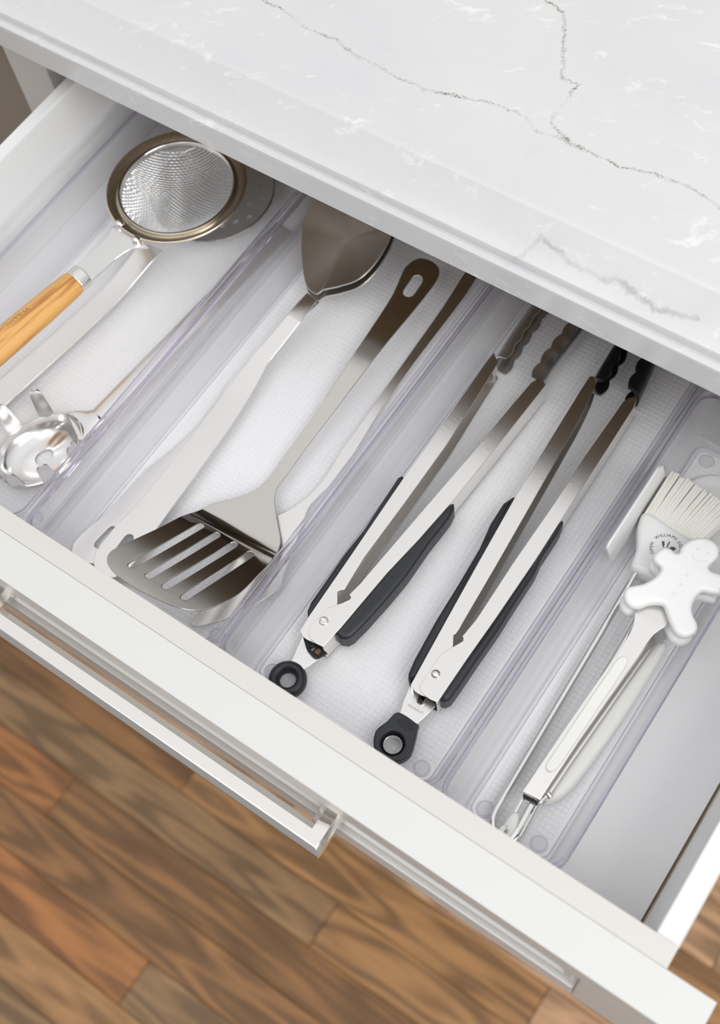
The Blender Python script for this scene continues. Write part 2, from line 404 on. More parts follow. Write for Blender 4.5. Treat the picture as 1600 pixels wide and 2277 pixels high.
V_LOW = [(-0.27871,0.37025),(-0.24354,0.36696),(-0.22256,0.36851),(-0.20951,0.38977),(-0.19041,0.38494),(-0.17377,0.38423),(-0.15522,0.3855),(-0.13732,0.38248),(-0.11314,0.38681)]
M['marble'] = marble()
bm = bmesh.new()
prof = [(.372, .1192), (.3705, .1205), (.3703, .1392), (.3708, .1410), (.3722, .1420), (.3740, .1420), (.3748, .1412), (.3754, .1420), (.3756, .1452), (.3766, .1470), (.379, .1482)]
for i in range(1, 9):
    t = i / 8; prof.append((.379 + .0185 * t, .1482 + .0145 * t ** 1.1))
prof += [(.3984, .1636), (.3996, .1645), (.4015, .165), (1.02, .165), (1.02, .1192)]
loft(bm, [[(x, y, z) for y, z in prof] for x in (-1.35, .75)])
worktop = fin(bm, 'worktop', M['marble'], None, 30)
tag(worktop, 'white marble worktop with dark grey veins and a stepped edge above the open drawer', 'worktop')

# ------------------------------------------------------------------ cabinet
cab = thing('base_cabinet', (-.28, .70, ZF), 'white painted base cabinet under the marble worktop, its dark opening behind the drawer', 'cabinet')
YF = .392
add_box('stile', M['paint'], cab, -.655, -.613, YF, YF + .02, ZF + .1, .1185, bevel=.001)
add_box('stile', M['paint'], cab, .058, .10, YF, YF + .02, ZF + .1, .1185, bevel=.001)
add_box('rail', M['paint'], cab, -.6125, .0575, YF + .001, YF + .019, -.045, -.016, bevel=.001)
add_box('door', M['paint'], cab, -.611, -.279, YF - .004, YF + .016, ZF + .105, -.049, bevel=.002)
add_box('door', M['paint'], cab, -.277, .056, YF - .004, YF + .016, ZF + .105, -.049, bevel=.002)
add_box('side_panel', M['ply'], cab, -.632, -.614, YF + .021, .99, ZF + .1, .118)
add_box('side_panel', M['ply'], cab, .059, .077, YF + .021, .99, ZF + .1, .118)
add_box('back_panel', M['ply'], cab, -.613, .058, .98, .99, ZF + .1, .118)
add_box('plywood_top', M['ply'], cab, -1.2, .6, .385, .99, .1186, .119, label='brown plywood board under the stone')
add_box('toe_kick', M['paint'], cab, -1.2, .6, YF + .06, YF + .075, ZF, ZF + .099)
pn = thing('cabinet_panel', (-.93, .5, ZF), 'shaded taupe grey panel left of the white cabinet stile', 'panel')  # recessed panel of the adjoining cabinet, coloured taupe grey
add_box('front_board', M['taupe'], pn, -1.2, -.657, YF + .012, YF + .03, ZF + .1, .115, bevel=.002)
add_box('trim_strip', M['paint'], pn, -1.2, -.70, YF - .006, YF + .0115, .085, .115, bevel=.003)

# ------------------------------------------------------------------ drawer
dr = thing('drawer', (-.28, .09, -.012), 'open white drawer with a recessed front, pulled out beneath the marble worktop', 'drawer')
XL, XR = -.617, .0577
YA, YB = .0787, .1019          # the front's outer and inner face
ZT, ZB = .09, -.012
fr = bpy.data.objects.new('drawer_front', None); COL.objects.link(fr); fr.parent = dr
fr.location = Vector(((XL + XR) / 2, YB, ZB)) - world_loc(dr)
SX = .0565; LED = .0135
def tilted(name, pts8):
    bm = bmesh.new(); v = [bm.verts.new(p) for p in pts8]
    for f in ((0, 1, 2, 3), (7, 6, 5, 4), (0, 4, 5, 1), (1, 5, 6, 2), (2, 6, 7, 3), (3, 7, 4, 0)): bm.faces.new([v[i] for i in f])
    bmesh.ops.recalc_face_normals(bm, faces=bm.faces)
    bmesh.ops.bevel(bm, geom=bm.edges[:], offset=.0012, segments=2, affect='EDGES')
    return fin(bm, name, M['paint'], fr)
add_box('top_rail', M['paint'], fr, XL, XR, YA, YB, .066, ZT, bevel=.0005, seg=2)
add_box('bottom_rail', M['paint'], fr, XL + SX + .0002, XR - SX - .0002, YA, YB, ZB, LED, bevel=.0015)
add_box('side_stile', M['paint'], fr, XR - SX, XR, YA, YB, ZB, .0657, bevel=.0018)
add_box('side_stile', M['paint'], fr, XL, XL + SX, YA, YB, ZB, .0657, bevel=.0018)
add_box('recessed_panel', M['paint'], fr, XL + SX + .0004, XR - SX - .0004, YA + .0100, YB - .004, LED + .0004, .0655)
bm = bmesh.new()               # mitred moulding sloping from the frame down to the recessed panel
def frame_ring(ins, dy): return [(XL + SX + .0003 + ins, YA + dy, LED + .0003 + ins), (XR - SX - .0003 - ins, YA + dy, LED + .0003 + ins), (XR - SX - .0003 - ins, YA + dy, .0657 - ins), (XL + SX + .0003 + ins, YA + dy, .0657 - ins)]
loft(bm, [frame_ring(a, d) for a, d in ((0, .0095), (0, .0012), (.0015, .0022), (.004, .0030), (.0075, .0034), (.0085, .0050), (.012, .0066), (.017, .0080), (.021, .0088), (.021, .0099))], True, False, False)
fin(bm, 'moulding', M['paint'], fr, 30)
XA, XB = -.592, .0326
bm = bmesh.new(); box(bm, XA + .0005, XB - .0005, YB + .00005, .1137, -.003, .0899, bevel=.0003)
fin(bm, 'box_front', M['boxfront'], dr, label='warm white front board of the drawer box')
def side(xo, xi, xib):
    bm = bmesh.new()
    loft(bm, [[(xo, y, -.003), (xib, y, -.003), (xi, y, .0855), (xi + (xo - xi) * .12, y, .0878), (xo - (xo - xi) * .12, y, .0878), (xo, y, .0855)] for y in (.1139, .64)])
    return fin(bm, 'drawer_side', M['inside'], dr, 50)
side(XB, .0192, .0152); side(XA, -.581, -.578)
add_box('drawer_back', M['inside'], dr, XA + .014, XB - .018, .6405, .6525, -.003, .085)
add_box('drawer_bottom', M['gap'], dr, -.5775, .0150, .1139, .64, -.0028, -.0012)
add_box('drawer_liner', M['liner'], dr, -.5779, .0135, .1142, .638, -.0011, -.0002, label='pale grey textured liner')

# the bar pull
pull = bpy.data.objects.new('bar_pull', None); COL.objects.link(pull); pull.parent = dr; pull.location = Vector((-.278, .0605, .02)) - world_loc(dr)
pull['label'] = 'long polished nickel bar pull'
ZH = .032
# one bevelled section carried round both mitred corners; first number: outwards from the bar's centre line
sec = [(.0068, -.0085), (.0068, -.0038), (.0062, -.0030), (.0048, -.0012), (.0038, -.0002), (.0032, 0), (-.0036, 0), (-.0040, -.0003), (-.0074, -.0042), (-.0074, -.0085)]
yc = .0654; xl, xr = -.4025, -.1531
def pull_ring(x, y, ox, oy): return [(x + a * ox, y + a * oy, ZH + z) for a, z in sec]
bm = bmesh.new()
loft(bm, [pull_ring(xr, .0884, 1, 0), pull_ring(xr, yc, 1, -1), pull_ring(xl, yc, -1, -1), pull_ring(xl, .0884, -1, 0)])
fin(bm, 'bar', M['nickel'], pull, 20)
for x in (xl, xr):
    bm = bmesh.new(); box(bm, x - .0088, x + .0088, .0860, .0886, ZH - .0105, ZH + .0018, bevel=.0008)
    fin(bm, 'post_foot', M['nickel'], pull, 30)

# ------------------------------------------------------------------ four clear bins side by side
def rrect(x0, x1, y0, y1, r, n=5):
    out = []
    for cx, cy, a in ((x1 - r, y1 - r, 0), (x0 + r, y1 - r, 90), (x0 + r, y0 + r, 180), (x1 - r, y0 + r, 270)):
        for i in range(n + 1):
            t = math.radians(a + 90 * i / n); out.append((cx + r * math.cos(t), cy + r * math.sin(t)))
    return out
BX = [-.5625, -.410, -.260, -.109, -.0315]
BY0, ZR = .1158, .0505
def bin_parts(w, BY1):
    """meshes about the bin's own middle, standing on 0"""
    x0, x1, L = -w / 2, w / 2, (BY1 - BY0) / 2
    out = {}
    def ring(ins, z, r): return [(x, y, z) for x, y in rrect(x0 + ins, x1 - ins, -L + ins, L - ins, max(r, .001))]
    bm = bmesh.new()
    loft(bm, [ring(.011, 0, .004), ring(.0062, .0002, .007), ring(.0040, .0016, .009), ring(.0032, .004, .010), ring(.0016, ZR - .004, .011),
              ring(.0016, ZR - .003, .011), ring(.0034, ZR - .003, .010), ring(.0054, .006, .008), ring(.0074, .0030, .007), ring(.0115, .0022, .005)], True, True, True)
    bmesh.ops.recalc_face_normals(bm, faces=bm.faces); out['tray_body'] = (bm, M['clear'], None)
    bm = bmesh.new()
    loft(bm, [ring(.0014, ZR - .0029, .011), ring(.0002, ZR - .0018, .012), ring(.0004, ZR - .0006, .012), ring(.0012, ZR, .011), ring(.0024, ZR, .010),
              ring(.0030, ZR - .0008, .010), ring(.0030, ZR - .0029, .010)], True, False, False)
    out['rim'] = (bm, M['rim'], None)
    bm = bmesh.new()
    loft(bm, [ring(.0112, .0023, .006), ring(.0112, .0031, .006), ring(.0122, .0032, .006), ring(.0128, .0031, .0055), ring(.0132, .0024, .005)], True, False, False)
    out['floor_edge'] = (bm, M['ring'], None)
    px, py = .0034, .0034
    nx = int((w - .029) / px); ny = int((2 * L - .029) / py)
    bm = bmesh.new()
    base = [bm.verts.new((x, y, .00237)) for x, y in rrect(x0 + .0134, x1 - .0134, -L + .0134, L - .0134, .005)]; bm.faces.new(base)
    corner = [(sx * (w / 2 - .0205), sy * (L - .0195)) for sx in (-1, 1) for sy in (-1, 1)]
    for i in range(nx):
        for j in range(ny):
            cx = (i - (nx - 1) / 2) * px; cy = (j - (ny - 1) / 2) * py
            if any((cx - a) ** 2 + (cy - b) ** 2 < .0062 ** 2 for a, b in corner): continue
            h = .48 * px; k = .40 * px
            lo = [bm.verts.new((cx + sx * h, cy + sy * h, .00235)) for sx, sy in ((-1, -1), (1, -1), (1, 1), (-1, 1))]
            hi = [bm.verts.new((cx + sx * k, cy + sy * k, .00275)) for sx, sy in ((-1, -1), (1, -1), (1, 1), (-1, 1))]
            bm.faces.new(hi)
            for q in range(4): bm.faces.new((lo[q], lo[(q + 1) % 4], hi[(q + 1) % 4], hi[q]))
    out['grid_floor'] = (bm, M['pad'], 'stuff')
    for q, (a, b) in enumerate(corner):
        bm = bmesh.new()
        lathe(bm, (a, b), [(.0, .0030), (.0040, .0030), (.0040, .0024)], 28)
        out['foot_disc.%d' % q] = (bm, M['disc'], None)
        bm = bmesh.new()
        lathe(bm, (a, b), [(.0043, .0024), (.0043, .0033), (.0049, .0033), (.0052, .0024)], 28)
        out['foot_ring.%d' % q] = (bm, M['ring'], None)
    res = []
    for nme, (bm, m_, kd) in out.items():
        if not kd: bmesh.ops.recalc_face_normals(bm, faces=bm.faces)
        me = bpy.data.meshes.new(nme.split('.')[0]); bm.to_mesh(me); bm.free(); me.materials.append(m_)
        if kd is None: me.shade_smooth(); me.set_sharp_from_angle(angle=math.radians(40))
        res.append((nme.split('.')[0], me, kd))
    return res
bin_labels = ['clear plastic bin beside the left drawer wall, holding the strainer', 'clear plastic bin holding the spoons and the slotted turner',
              'clear plastic bin holding the two black-gripped tongs', 'narrow clear plastic bin holding the white brush and gingerbread tongs']
meshes_for = {}
for i in range(4):
    w = BX[i + 1] - BX[i] - .0012
    key = round(w, 2); BY1 = .4168 if key < .1 else .497
    if key not in meshes_for: meshes_for[key] = bin_parts(w if key < .1 else .149, BY1)
    root = thing('organizer_bin', ((BX[i] + BX[i + 1]) / 2, (BY0 + BY1) / 2, 0), bin_labels[i], 'bin', 'clear bins in the drawer')
    for nme, me, kd in meshes_for[key]:
        o = bpy.data.objects.new(nme, me); COL.objects.link(o); o.parent = root
        if kd: o['kind'] = kd

# ------------------------------------------------------------------ kitchen tongs (two pairs)
ZI = .0031                     # top of the bins' grid floor
def channel(name, parent, top, spine, side, zt, zb, t=.0011, m=None):
    """one arm: a folded sheet, open towards the other arm; top outline, lower flange and upright spine"""
    bm = bmesh.new()
    plate(bm, top, zf=zt - t / 2, thick=t, bevel=.0003)
    plate(bm, top, zf=zb + t / 2, thick=t)
    wall(bm, spine, t, zb, zt - .0002, side)
    return fin(bm, name, m or M['steel'], parent, 35)
def jaw(name, m, parent, path, side, w0, amp, pitch, z0, z1, thick, taper=1.0):
    """scalloped shell: bulges outwards along the path, its wavy rims reach in towards the other jaw"""
    P = [Vector(p) for p in cr(path, 10, False)]; L = [0]
    for a, b in zip(P, P[1:]): L.append(L[-1] + (b - a).length)
    rings = []
    for i, p in enumerate(P):
        d = (P[min(i + 1, len(P) - 1)] - P[max(i - 1, 0)]).normalized(); n = Vector((-d.y, d.x)) * side
        q = L[i] / L[-1]; w = w0 + amp * abs(math.sin(math.pi * L[i] / pitch)); zm = (z0 + z1) / 2; hz = (z1 - z0) / 2 * (taper + (1 - taper) * math.sin(math.pi * min(1, q * 1.1)))
        rings.append([(p.x + n.x * w * abs(th) ** 2.2, p.y + n.y * w * abs(th) ** 2.2, zm + hz * math.sin(th * math.pi / 2)) for th in [k / 6 - 1 for k in range(13)]])
    bm = bmesh.new(); loft(bm, rings, False)
    bmesh.ops.recalc_face_normals(bm, faces=bm.faces)
    g = bm.faces[:]
    bmesh.ops.solidify(bm, geom=g, thickness=thick)
    return fin(bm, name, m, parent, 50)
def rivet(parent, c, z, r, hollow):
    bm = bmesh.new()
    if hollow:
        lathe(bm, c, [(r * .55, z - .002), (r * .55, z + .0006), (r * .7, z + .0012), (r * .9, z + .0011), (r, z + .0004), (r, z - .001)], 28)
        b2 = bmesh.new(); lathe(b2, c, [(0, z - .0002), (r * .3, z - .0004), (r * .56, z - .0012)], 20); merge(bm, b2)
    else:
        lathe(bm, c, [(0, z + .0014), (r * .5, z + .00125), (r * .85, z + .0007), (r, z), (r, z - .001)], 28)
    return fin(bm, 'rivet', M['steel'], parent, 60)

T1 = thing('kitchen_tongs', (*(-0.23878,0.21942), ZI), 'steel tongs with steel scalloped jaws, black grips and a round black hanging loop', 'tongs', 'tongs in the third bin')
zt, zb = .0250, .0040
channel('arm', T1, [(-0.23242,0.16023),(-0.23322,0.16919),(-0.23465,0.21507),(-0.23702,0.27825),(-0.23741,0.33217),(-0.23846,0.37962),(-0.23804,0.38556),(-0.2317,0.38087),(-0.23104,0.37322),(-0.227,0.31234),(-0.22671,0.26431),(-0.22698,0.2199),(-0.2254,0.20129),(-0.22495,0.19638),(-0.22593,0.19541),(-0.22731,0.19454),(-0.22762,0.19261),(-0.22344,0.18667),(-0.21661,0.17134),(-0.21966,0.159),(-0.22419,0.15844),(-0.22867,0.15825)],
        [(-0.23242,0.16023),(-0.23322,0.16919),(-0.23465,0.21507),(-0.23702,0.27825),(-0.23741,0.33217),(-0.23846,0.37962),(-0.23804,0.38556)], -1, .0240, zb)
channel('arm', T1, [(-0.21453,0.15926),(-0.21903,0.15871),(-0.22387,0.15928),(-0.22702,0.16229),(-0.22849,0.16572),(-0.22799,0.17009),(-0.22668,0.17567),(-0.22664,0.17841),(-0.22604,0.18084),(-0.22311,0.18509),(-0.22104,0.18777),(-0.21826,0.19227),(-0.2184,0.19389),(-0.22031,0.19474),(-0.21881,0.20397),(-0.21702,0.22639),(-0.21388,0.26517),(-0.21001,0.31041),(-0.20705,0.35348),(-0.20518,0.37774),(-0.20309,0.38257),(-0.19954,0.38274),(-0.19645,0.38146),(-0.19844,0.33949),(-0.20102,0.29365),(-0.20185,0.27958),(-0.20515,0.24693),(-0.20903,0.21847),(-0.21106,0.19275),(-0.21247,0.1746)],
        [(-0.21453,0.15926),(-0.21247,0.1746),(-0.21106,0.19275),(-0.20903,0.21847),(-0.20515,0.24693),(-0.20185,0.27958),(-0.20102,0.29365),(-0.19844,0.33949),(-0.19645,0.38146)], 1, .0256, zb + .0013)
rivet(T1, (-0.22332,0.17256), .0256, .0029, True)
jaw('jaw', M['steel_in'], T1, [(-0.23736,0.38507),(-0.23854,0.40044),(-0.23929,0.41754),(-0.2399,0.4358),(-0.24161,0.465)], -1, .0085, .0016, .0125, .0042, .0248, .0009)
jaw('jaw', M['steel_in'], T1, [(-0.19879,0.38223),(-0.19975,0.3985),(-0.19936,0.415),(-0.19868,0.43353),(-0.19887,0.46279)], 1, .0085, .0016, .0125, .0044, .0256, .0009)
GB = dict(thick=.0165, bevel=.0028)
add_plate('grip', M['rubber'], T1, [(-0.23486,0.17102),(-0.23745,0.17417),(-0.23873,0.17922),(-0.23976,0.2154),(-0.23897,0.23963),(-0.23997,0.26249),(-0.24081,0.27687),(-0.24037,0.27977),(-0.23857,0.28014),(-0.23759,0.27663),(-0.23487,0.22633),(-0.23465,0.21435),(-0.23298,0.1712)], zf=.0138, label='black rubber grip', **GB)
add_plate('grip', M['rubber'], T1, [(-0.20397,0.28136),(-0.20171,0.28093),(-0.19962,0.27819),(-0.19862,0.2715),(-0.19915,0.25957),(-0.19953,0.25357),(-0.19968,0.24775),(-0.19939,0.22492),(-0.20074,0.20735),(-0.20304,0.18667),(-0.20499,0.17526),(-0.2068,0.17174),(-0.21053,0.17003),(-0.21382,0.17096),(-0.21462,0.1735),(-0.21372,0.17883),(-0.21189,0.19715),(-0.20994,0.22246),(-0.20619,0.25263),(-0.20435,0.27268)], zf=.0140, label='black rubber grip', **GB)
# lock at the joint, metal tongue and ring
add_plate('lock_piece', M['soot'], T1, [(-0.23173,0.1603),(-0.22664,0.16018),(-0.2215,0.16043),(-0.21711,0.16122),(-0.21294,0.15953),(-0.21445,0.15656),(-0.21573,0.15373),(-0.22021,0.15353),(-0.22485,0.15491)], [circle((-0.22239,0.1575), .0016, 12)], zf=.0150, thick=.0015, bevel=.0003, label='blackened lock piece')
add_plate('rust_patch', M['rust'], T1, [(-0.22004,0.15699),(-0.21905,0.15931),(-0.2167,0.15879),(-0.21698,0.15594),(-0.21945,0.15569)], zf=.01585, thick=.0003)
add_plate('tongue', M['steel'], T1, [(-0.23273,0.16076),(-0.22709,0.16131),(-0.21401,0.16022),(-0.21703,0.1519),(-0.21969,0.14451),(-0.22398,0.14309),(-0.2292,0.14476),(-0.23102,0.15235)], zf=.0125, thick=.0012, bevel=.0003)
rc = (-0.22474,0.13428)
bm = bmesh.new()
lathe(bm, rc, [(.0047, .0098), (.0052, .0125), (.0064, .0150), (.0082, .0160), (.0100, .0150), (.0113, .0130), (.0117, .0108), (.0113, .0085), (.0095, .0068), (.0070, .0068), (.0050, .0080), (.0047, .0098)], 48)
fin(bm, 'hanging_loop', M['rubber'], T1, 60, label='round black rubber loop')

T2 = thing('kitchen_tongs', (*(-0.15574,0.21924), ZI), 'steel tongs with black nylon jaws, black grips and a tapered black pull tab', 'tongs', 'tongs in the third bin')
channel('arm', T2, [(-0.15866,0.16808),(-0.15937,0.17504),(-0.16302,0.21225),(-0.16703,0.25521),(-0.17127,0.30321),(-0.17304,0.33537),(-0.17599,0.38992),(-0.17639,0.40191),(-0.17462,0.40338),(-0.17149,0.4025),(-0.16924,0.39403),(-0.16762,0.38447),(-0.16568,0.3683),(-0.16051,0.30445),(-0.15675,0.25648),(-0.15413,0.21792),(-0.15354,0.21162),(-0.15373,0.2085),(-0.15438,0.20709),(-0.15099,0.20133),(-0.1452,0.18417),(-0.14407,0.16822),(-0.14992,0.16635),(-0.1545,0.16627)],
        [(-0.15866,0.16808),(-0.15937,0.17504),(-0.16302,0.21225),(-0.16703,0.25521),(-0.17127,0.30321),(-0.17304,0.33537),(-0.17599,0.38992),(-0.17639,0.40191)], -1, .0240, zb)
channel('arm', T2, [(-0.13973,0.16757),(-0.14439,0.16677),(-0.14853,0.16696),(-0.15199,0.16823),(-0.1539,0.1702),(-0.15383,0.17667),(-0.15397,0.18305),(-0.15401,0.18953),(-0.15344,0.19414),(-0.15149,0.19834),(-0.1494,0.20231),(-0.14745,0.20652),(-0.14812,0.20806),(-0.14938,0.20858),(-0.14809,0.2217),(-0.14891,0.26406),(-0.14862,0.31091),(-0.14934,0.34932),(-0.14877,0.38444),(-0.1487,0.39564),(-0.14714,0.39969),(-0.145,0.40215),(-0.14285,0.4023),(-0.14115,0.39523),(-0.14026,0.35828),(-0.13967,0.31649),(-0.13872,0.27291),(-0.13896,0.22685),(-0.13956,0.19945)],
        [(-0.13973,0.16757),(-0.13956,0.19945),(-0.13896,0.22685),(-0.13872,0.27291),(-0.13967,0.31649),(-0.14026,0.35828),(-0.14115,0.39523),(-0.14285,0.4023)], 1, .0256, zb + .0013)
rivet(T2, (-0.14986,0.181), .0256, .0027, False)
jaw('jaw', M['nylon'], T2, [(-0.17426,0.40184),(-0.17511,0.41254),(-0.17584,0.42545),(-0.17654,0.4414),(-0.17801,0.47096)], -1, 0.0070, .0022, .0125, .0070, .0270, .0028)
jaw('jaw', M['nylon'], T2, [(-0.1448,0.40515),(-0.14684,0.4205),(-0.1494,0.43577),(-0.15165,0.45063),(-0.15555,0.47722)], 1, .0056, .0020, .0125, .0070, .0270, .0028)
for o in T2.children:
    if o.name.startswith('jaw'): o['label'] = 'black nylon scalloped jaw'
add_plate('grip', M['rubber'], T2, [(-0.16052,0.16956),(-0.16292,0.17127),(-0.16452,0.17416),(-0.16631,0.18352),(-0.16764,0.1966),(-0.16903,0.21186),(-0.17039,0.23773),(-0.17216,0.26327),(-0.17538,0.28128),(-0.176,0.29688),(-0.17359,0.30351),(-0.17188,0.30494),(-0.17042,0.30255),(-0.16739,0.26591),(-0.16243,0.21539),(-0.15891,0.17614)], zf=.0138, label='black rubber grip', **GB)
add_plate('grip', M['rubber'], T2, [(-0.14033,0.30686),(-0.13855,0.30545),(-0.13737,0.29759),(-0.13716,0.27719),(-0.13547,0.26708),(-0.13528,0.24721),(-0.13464,0.22495),(-0.13504,0.20279),(-0.13514,0.18252),(-0.13549,0.17393),(-0.13744,0.17074),(-0.13984,0.17015),(-0.14131,0.17338),(-0.14181,0.18568),(-0.14023,0.21103),(-0.13995,0.232),(-0.14031,0.26576),(-0.14107,0.29957)], zf=.0140, label='black rubber grip', **GB)
add_plate('tongue', M['steel'], T2, [(-0.16111,0.16998),(-0.15496,0.16972),(-0.14737,0.17009),(-0.14165,0.16896),(-0.14285,0.16081),(-0.14499,0.15273),(-0.15163,0.15288),(-0.15661,0.15284),(-0.15921,0.16049)], [capsule((-0.15078,0.1653), (-0.15156,0.16932), .0018)], zf=.0135, thick=.0012, bevel=.0003)
bm = bmesh.new()
oc = [Vector(p) for p in capsule((-0.15098,0.16519), (-0.15206,0.17064), .0034)]
plate(bm, [tuple(v) for v in oc], [capsule((-0.15061,0.16511), (-0.15138,0.16913), .0018)], zf=.0143, thick=.0006, bevel=.0002)
fin(bm, 'tongue_boss', M['steel'], T2)
def along(a, b, z, up_sign=1, arc=0):
    a = Vector((*a, z)); b = Vector((*b, z)); d = (b - a).normalized(); u = Vector((-d.y, d.x, 0)) * up_sign; L = (b - a).length
    def f(s):
        k = (s / L - .5)
        return a + d * s - u * arc * 4 * (k * k - .25) * -1, (d + u * arc / L * -8 * k * -1).normalized(), (u - d * arc / L * -8 * k * -1).normalized()
    return f
bm = bmesh.new(); glyphs(bm, 'STAINLESS', along((-0.14584,0.16117), (-0.15647,0.16071), .0142, 1, -.0006), .0019)
fin(bm, 'lettering', M['engrave'], T2, 0)
hc = (-0.14979,0.13523)
tab = cr([(-0.15727,0.15241),(-0.14437,0.1525),(-0.14301,0.15115),(-0.13965,0.14232),(-0.13804,0.13617),(-0.13917,0.13139),(-0.14196,0.12771),(-0.14497,0.12668),(-0.15566,0.12686),(-0.15911,0.12962),(-0.16113,0.13304),(-0.162,0.13754),(-0.15967,0.14478)], 5)
add_plate('pull_tab', M['rubber'], T2, tab, [circle(hc, .0070, 36)], zf=.0128, thick=.0085, bevel=.0011, label='tapered black rubber pull tab')
bm = bmesh.new(); lathe(bm, hc, [(.0072, .0160), (.0066, .0140), (.0056, .0130), (.0056, .0090), (.0072, .0088), (.0072, .0160)], 40)
fin(bm, 'hole_collar', M['nylon'], T2, 40)
bm = bmesh.new(); lathe(bm, hc, [(.0052, .0136), (.0055, .0138), (.0055, .0100), (.0052, .0100), (.0052, .0136)], 40)
fin(bm, 'eyelet', M['steel'], T2, 40, label='steel eyelet')
bm = bmesh.new(); a_, b_ = (-0.14465,0.14883), (-0.15451,0.1478)
oc = [((a_[0] + b_[0]) / 2, (a_[1] + b_[1]) / 2)]
d_ = Vector((b_[0] - a_[0], b_[1] - a_[1])); th = math.atan2(d_.y, d_.x)
pl = [(oc[0][0] + .0058 * math.cos(q) * math.cos(th) - .0024 * math.sin(q) * math.sin(th), oc[0][1] + .0058 * math.cos(q) * math.sin(th) + .0024 * math.sin(q) * math.cos(th)) for q in [2 * math.pi * i / 28 for i in range(28)]]
plate(bm, pl, zf=.01705, thick=.0003); fin(bm, 'badge', M['embossed'], T2, 40)
bm = bmesh.new(); glyphs(bm, 'OXO', along((-0.14627,0.14802), (-0.15345,0.1481), .0173), .0030)
fin(bm, 'badge_lettering', M['rubber'], T2, 0)

# ------------------------------------------------------------------ two nested serving spoons
def bowl(bm, outline, zrim, depth, thick, slope=0, y0=0):
    P = [Vector(p) for p in outline]; c = sum(P, Vector((0, 0))) / len(P); rings = []
    for s in (1, .97, .92, .84, .74, .62, .5, .38, .26, .15, .06):
        rings.append([(c.x + (p.x - c.x) * s, c.y + (p.y - c.y) * s, zrim - depth * (1 - s ** 2.0) + slope * (c.y + (p.y - c.y) * s - y0)) for p in P])
    b2 = bmesh.new(); R = loft(b2, rings, True, False, True)
    bmesh.ops.recalc_face_normals(b2, faces=b2.faces)
    if sum(f.normal.z for f in b2.faces) < 0: bmesh.ops.reverse_faces(b2, faces=b2.faces)
    bmesh.ops.solidify(b2, geom=b2.faces[:], thickness=thick); merge(bm, b2)
def shift(pts, dx, dy): return [(x + dx, y + dy) for x, y in pts]
spoon_bowl = cr([(-0.37412,0.36485),(-0.38598,0.37762),(-0.39475,0.39032),(-0.40039,0.40195),(-0.40241,0.4168),(-0.40173,0.43575),(-0.39767,0.45405),(-0.38242,0.46191),(-0.36506,0.4556),(-0.35015,0.44358),(-0.34128,0.42977),(-0.33977,0.42304),(-0.33779,0.41178),(-0.33827,0.39655),(-0.34277,0.383),(-0.35251,0.37332),(-0.36089,0.36704),(-0.36437,0.36238)], 5)
def zs(x, y): return .0075 + .0125 * max(0, min(1, (y - .27) / .075)) ** 1.5
def make_spoon(label, dx, dy, dz, left, right, slot, end):
    t = thing('serving_spoon', (*(-0.37729,0.30074), ZI), label, 'spoon', 'nested spoons in the second bin')
    bm = bmesh.new(); bowl(bm, shift(spoon_bowl, dx, dy), .0190 + dz, .0085, .0011, .34, .348); fin(bm, 'bowl', M['spoonsteel'], t, 60)
    bm = bmesh.new()
    plate(bm, left + end + right, [slot], zf=lambda x, y: zs(x, y) + dz, thick=.0016, bevel=.0004, cuts=[((0, .13), (0, 1), .01, 30)])
    fin(bm, 'handle', M['steel'], t, 40)
    return t
make_spoon('steel serving spoon lying on top, bowl towards the worktop', 0, 0, .0040,
           [(-0.3715,0.36165),(-0.37299,0.34093),(-0.37542,0.32242),(-0.37826,0.30477),(-0.37808,0.30076),(-0.37882,0.27399),(-0.37743,0.24243),(-0.37651,0.21128),(-0.37586,0.18073),(-0.37822,0.15728),(-0.37843,0.14296)],
           [(-0.35165,0.14507),(-0.35441,0.17143),(-0.35588,0.19813),(-0.35739,0.22543),(-0.35909,0.25407),(-0.36197,0.28212),(-0.36443,0.30031),(-0.36534,0.30426),(-0.36398,0.31962),(-0.36201,0.34035),(-0.36228,0.35935)],
           capsule((-0.36472,0.1426), (-0.36537,0.15477), .0031), [(-0.37722,0.13521),(-0.37461,0.12986),(-0.36931,0.12626),(-0.36166,0.12565),(-0.35589,0.12857),(-0.3523,0.13591)])
make_spoon('steel serving spoon lying beneath its twin, only its edges showing', .0014, -.0012, -.0012,
           [(-0.37351,0.36487),(-0.37131,0.36181),(-0.37724,0.32355),(-0.38201,0.29766),(-0.38362,0.27873),(-0.38109,0.24533),(-0.38454,0.22232),(-0.38967,0.20132),(-0.39113,0.18089),(-0.39252,0.16116),(-0.39526,0.14879),(-0.39696,0.13941)],
           [(-0.37387,0.15164),(-0.37458,0.17007),(-0.37537,0.19455),(-0.37524,0.22804),(-0.37558,0.25805),(-0.37513,0.28815),(-0.37449,0.3006),(-0.36974,0.32377),(-0.36536,0.34398),(-0.36249,0.36011),(-0.36253,0.36443)],
           capsule((-0.38207,0.14258), (-0.38123,0.15435), .0031), [(-0.3966,0.134),(-0.39406,0.12924),(-0.38904,0.12608),(-0.3823,0.12626),(-0.37633,0.13002),(-0.37321,0.13716)])

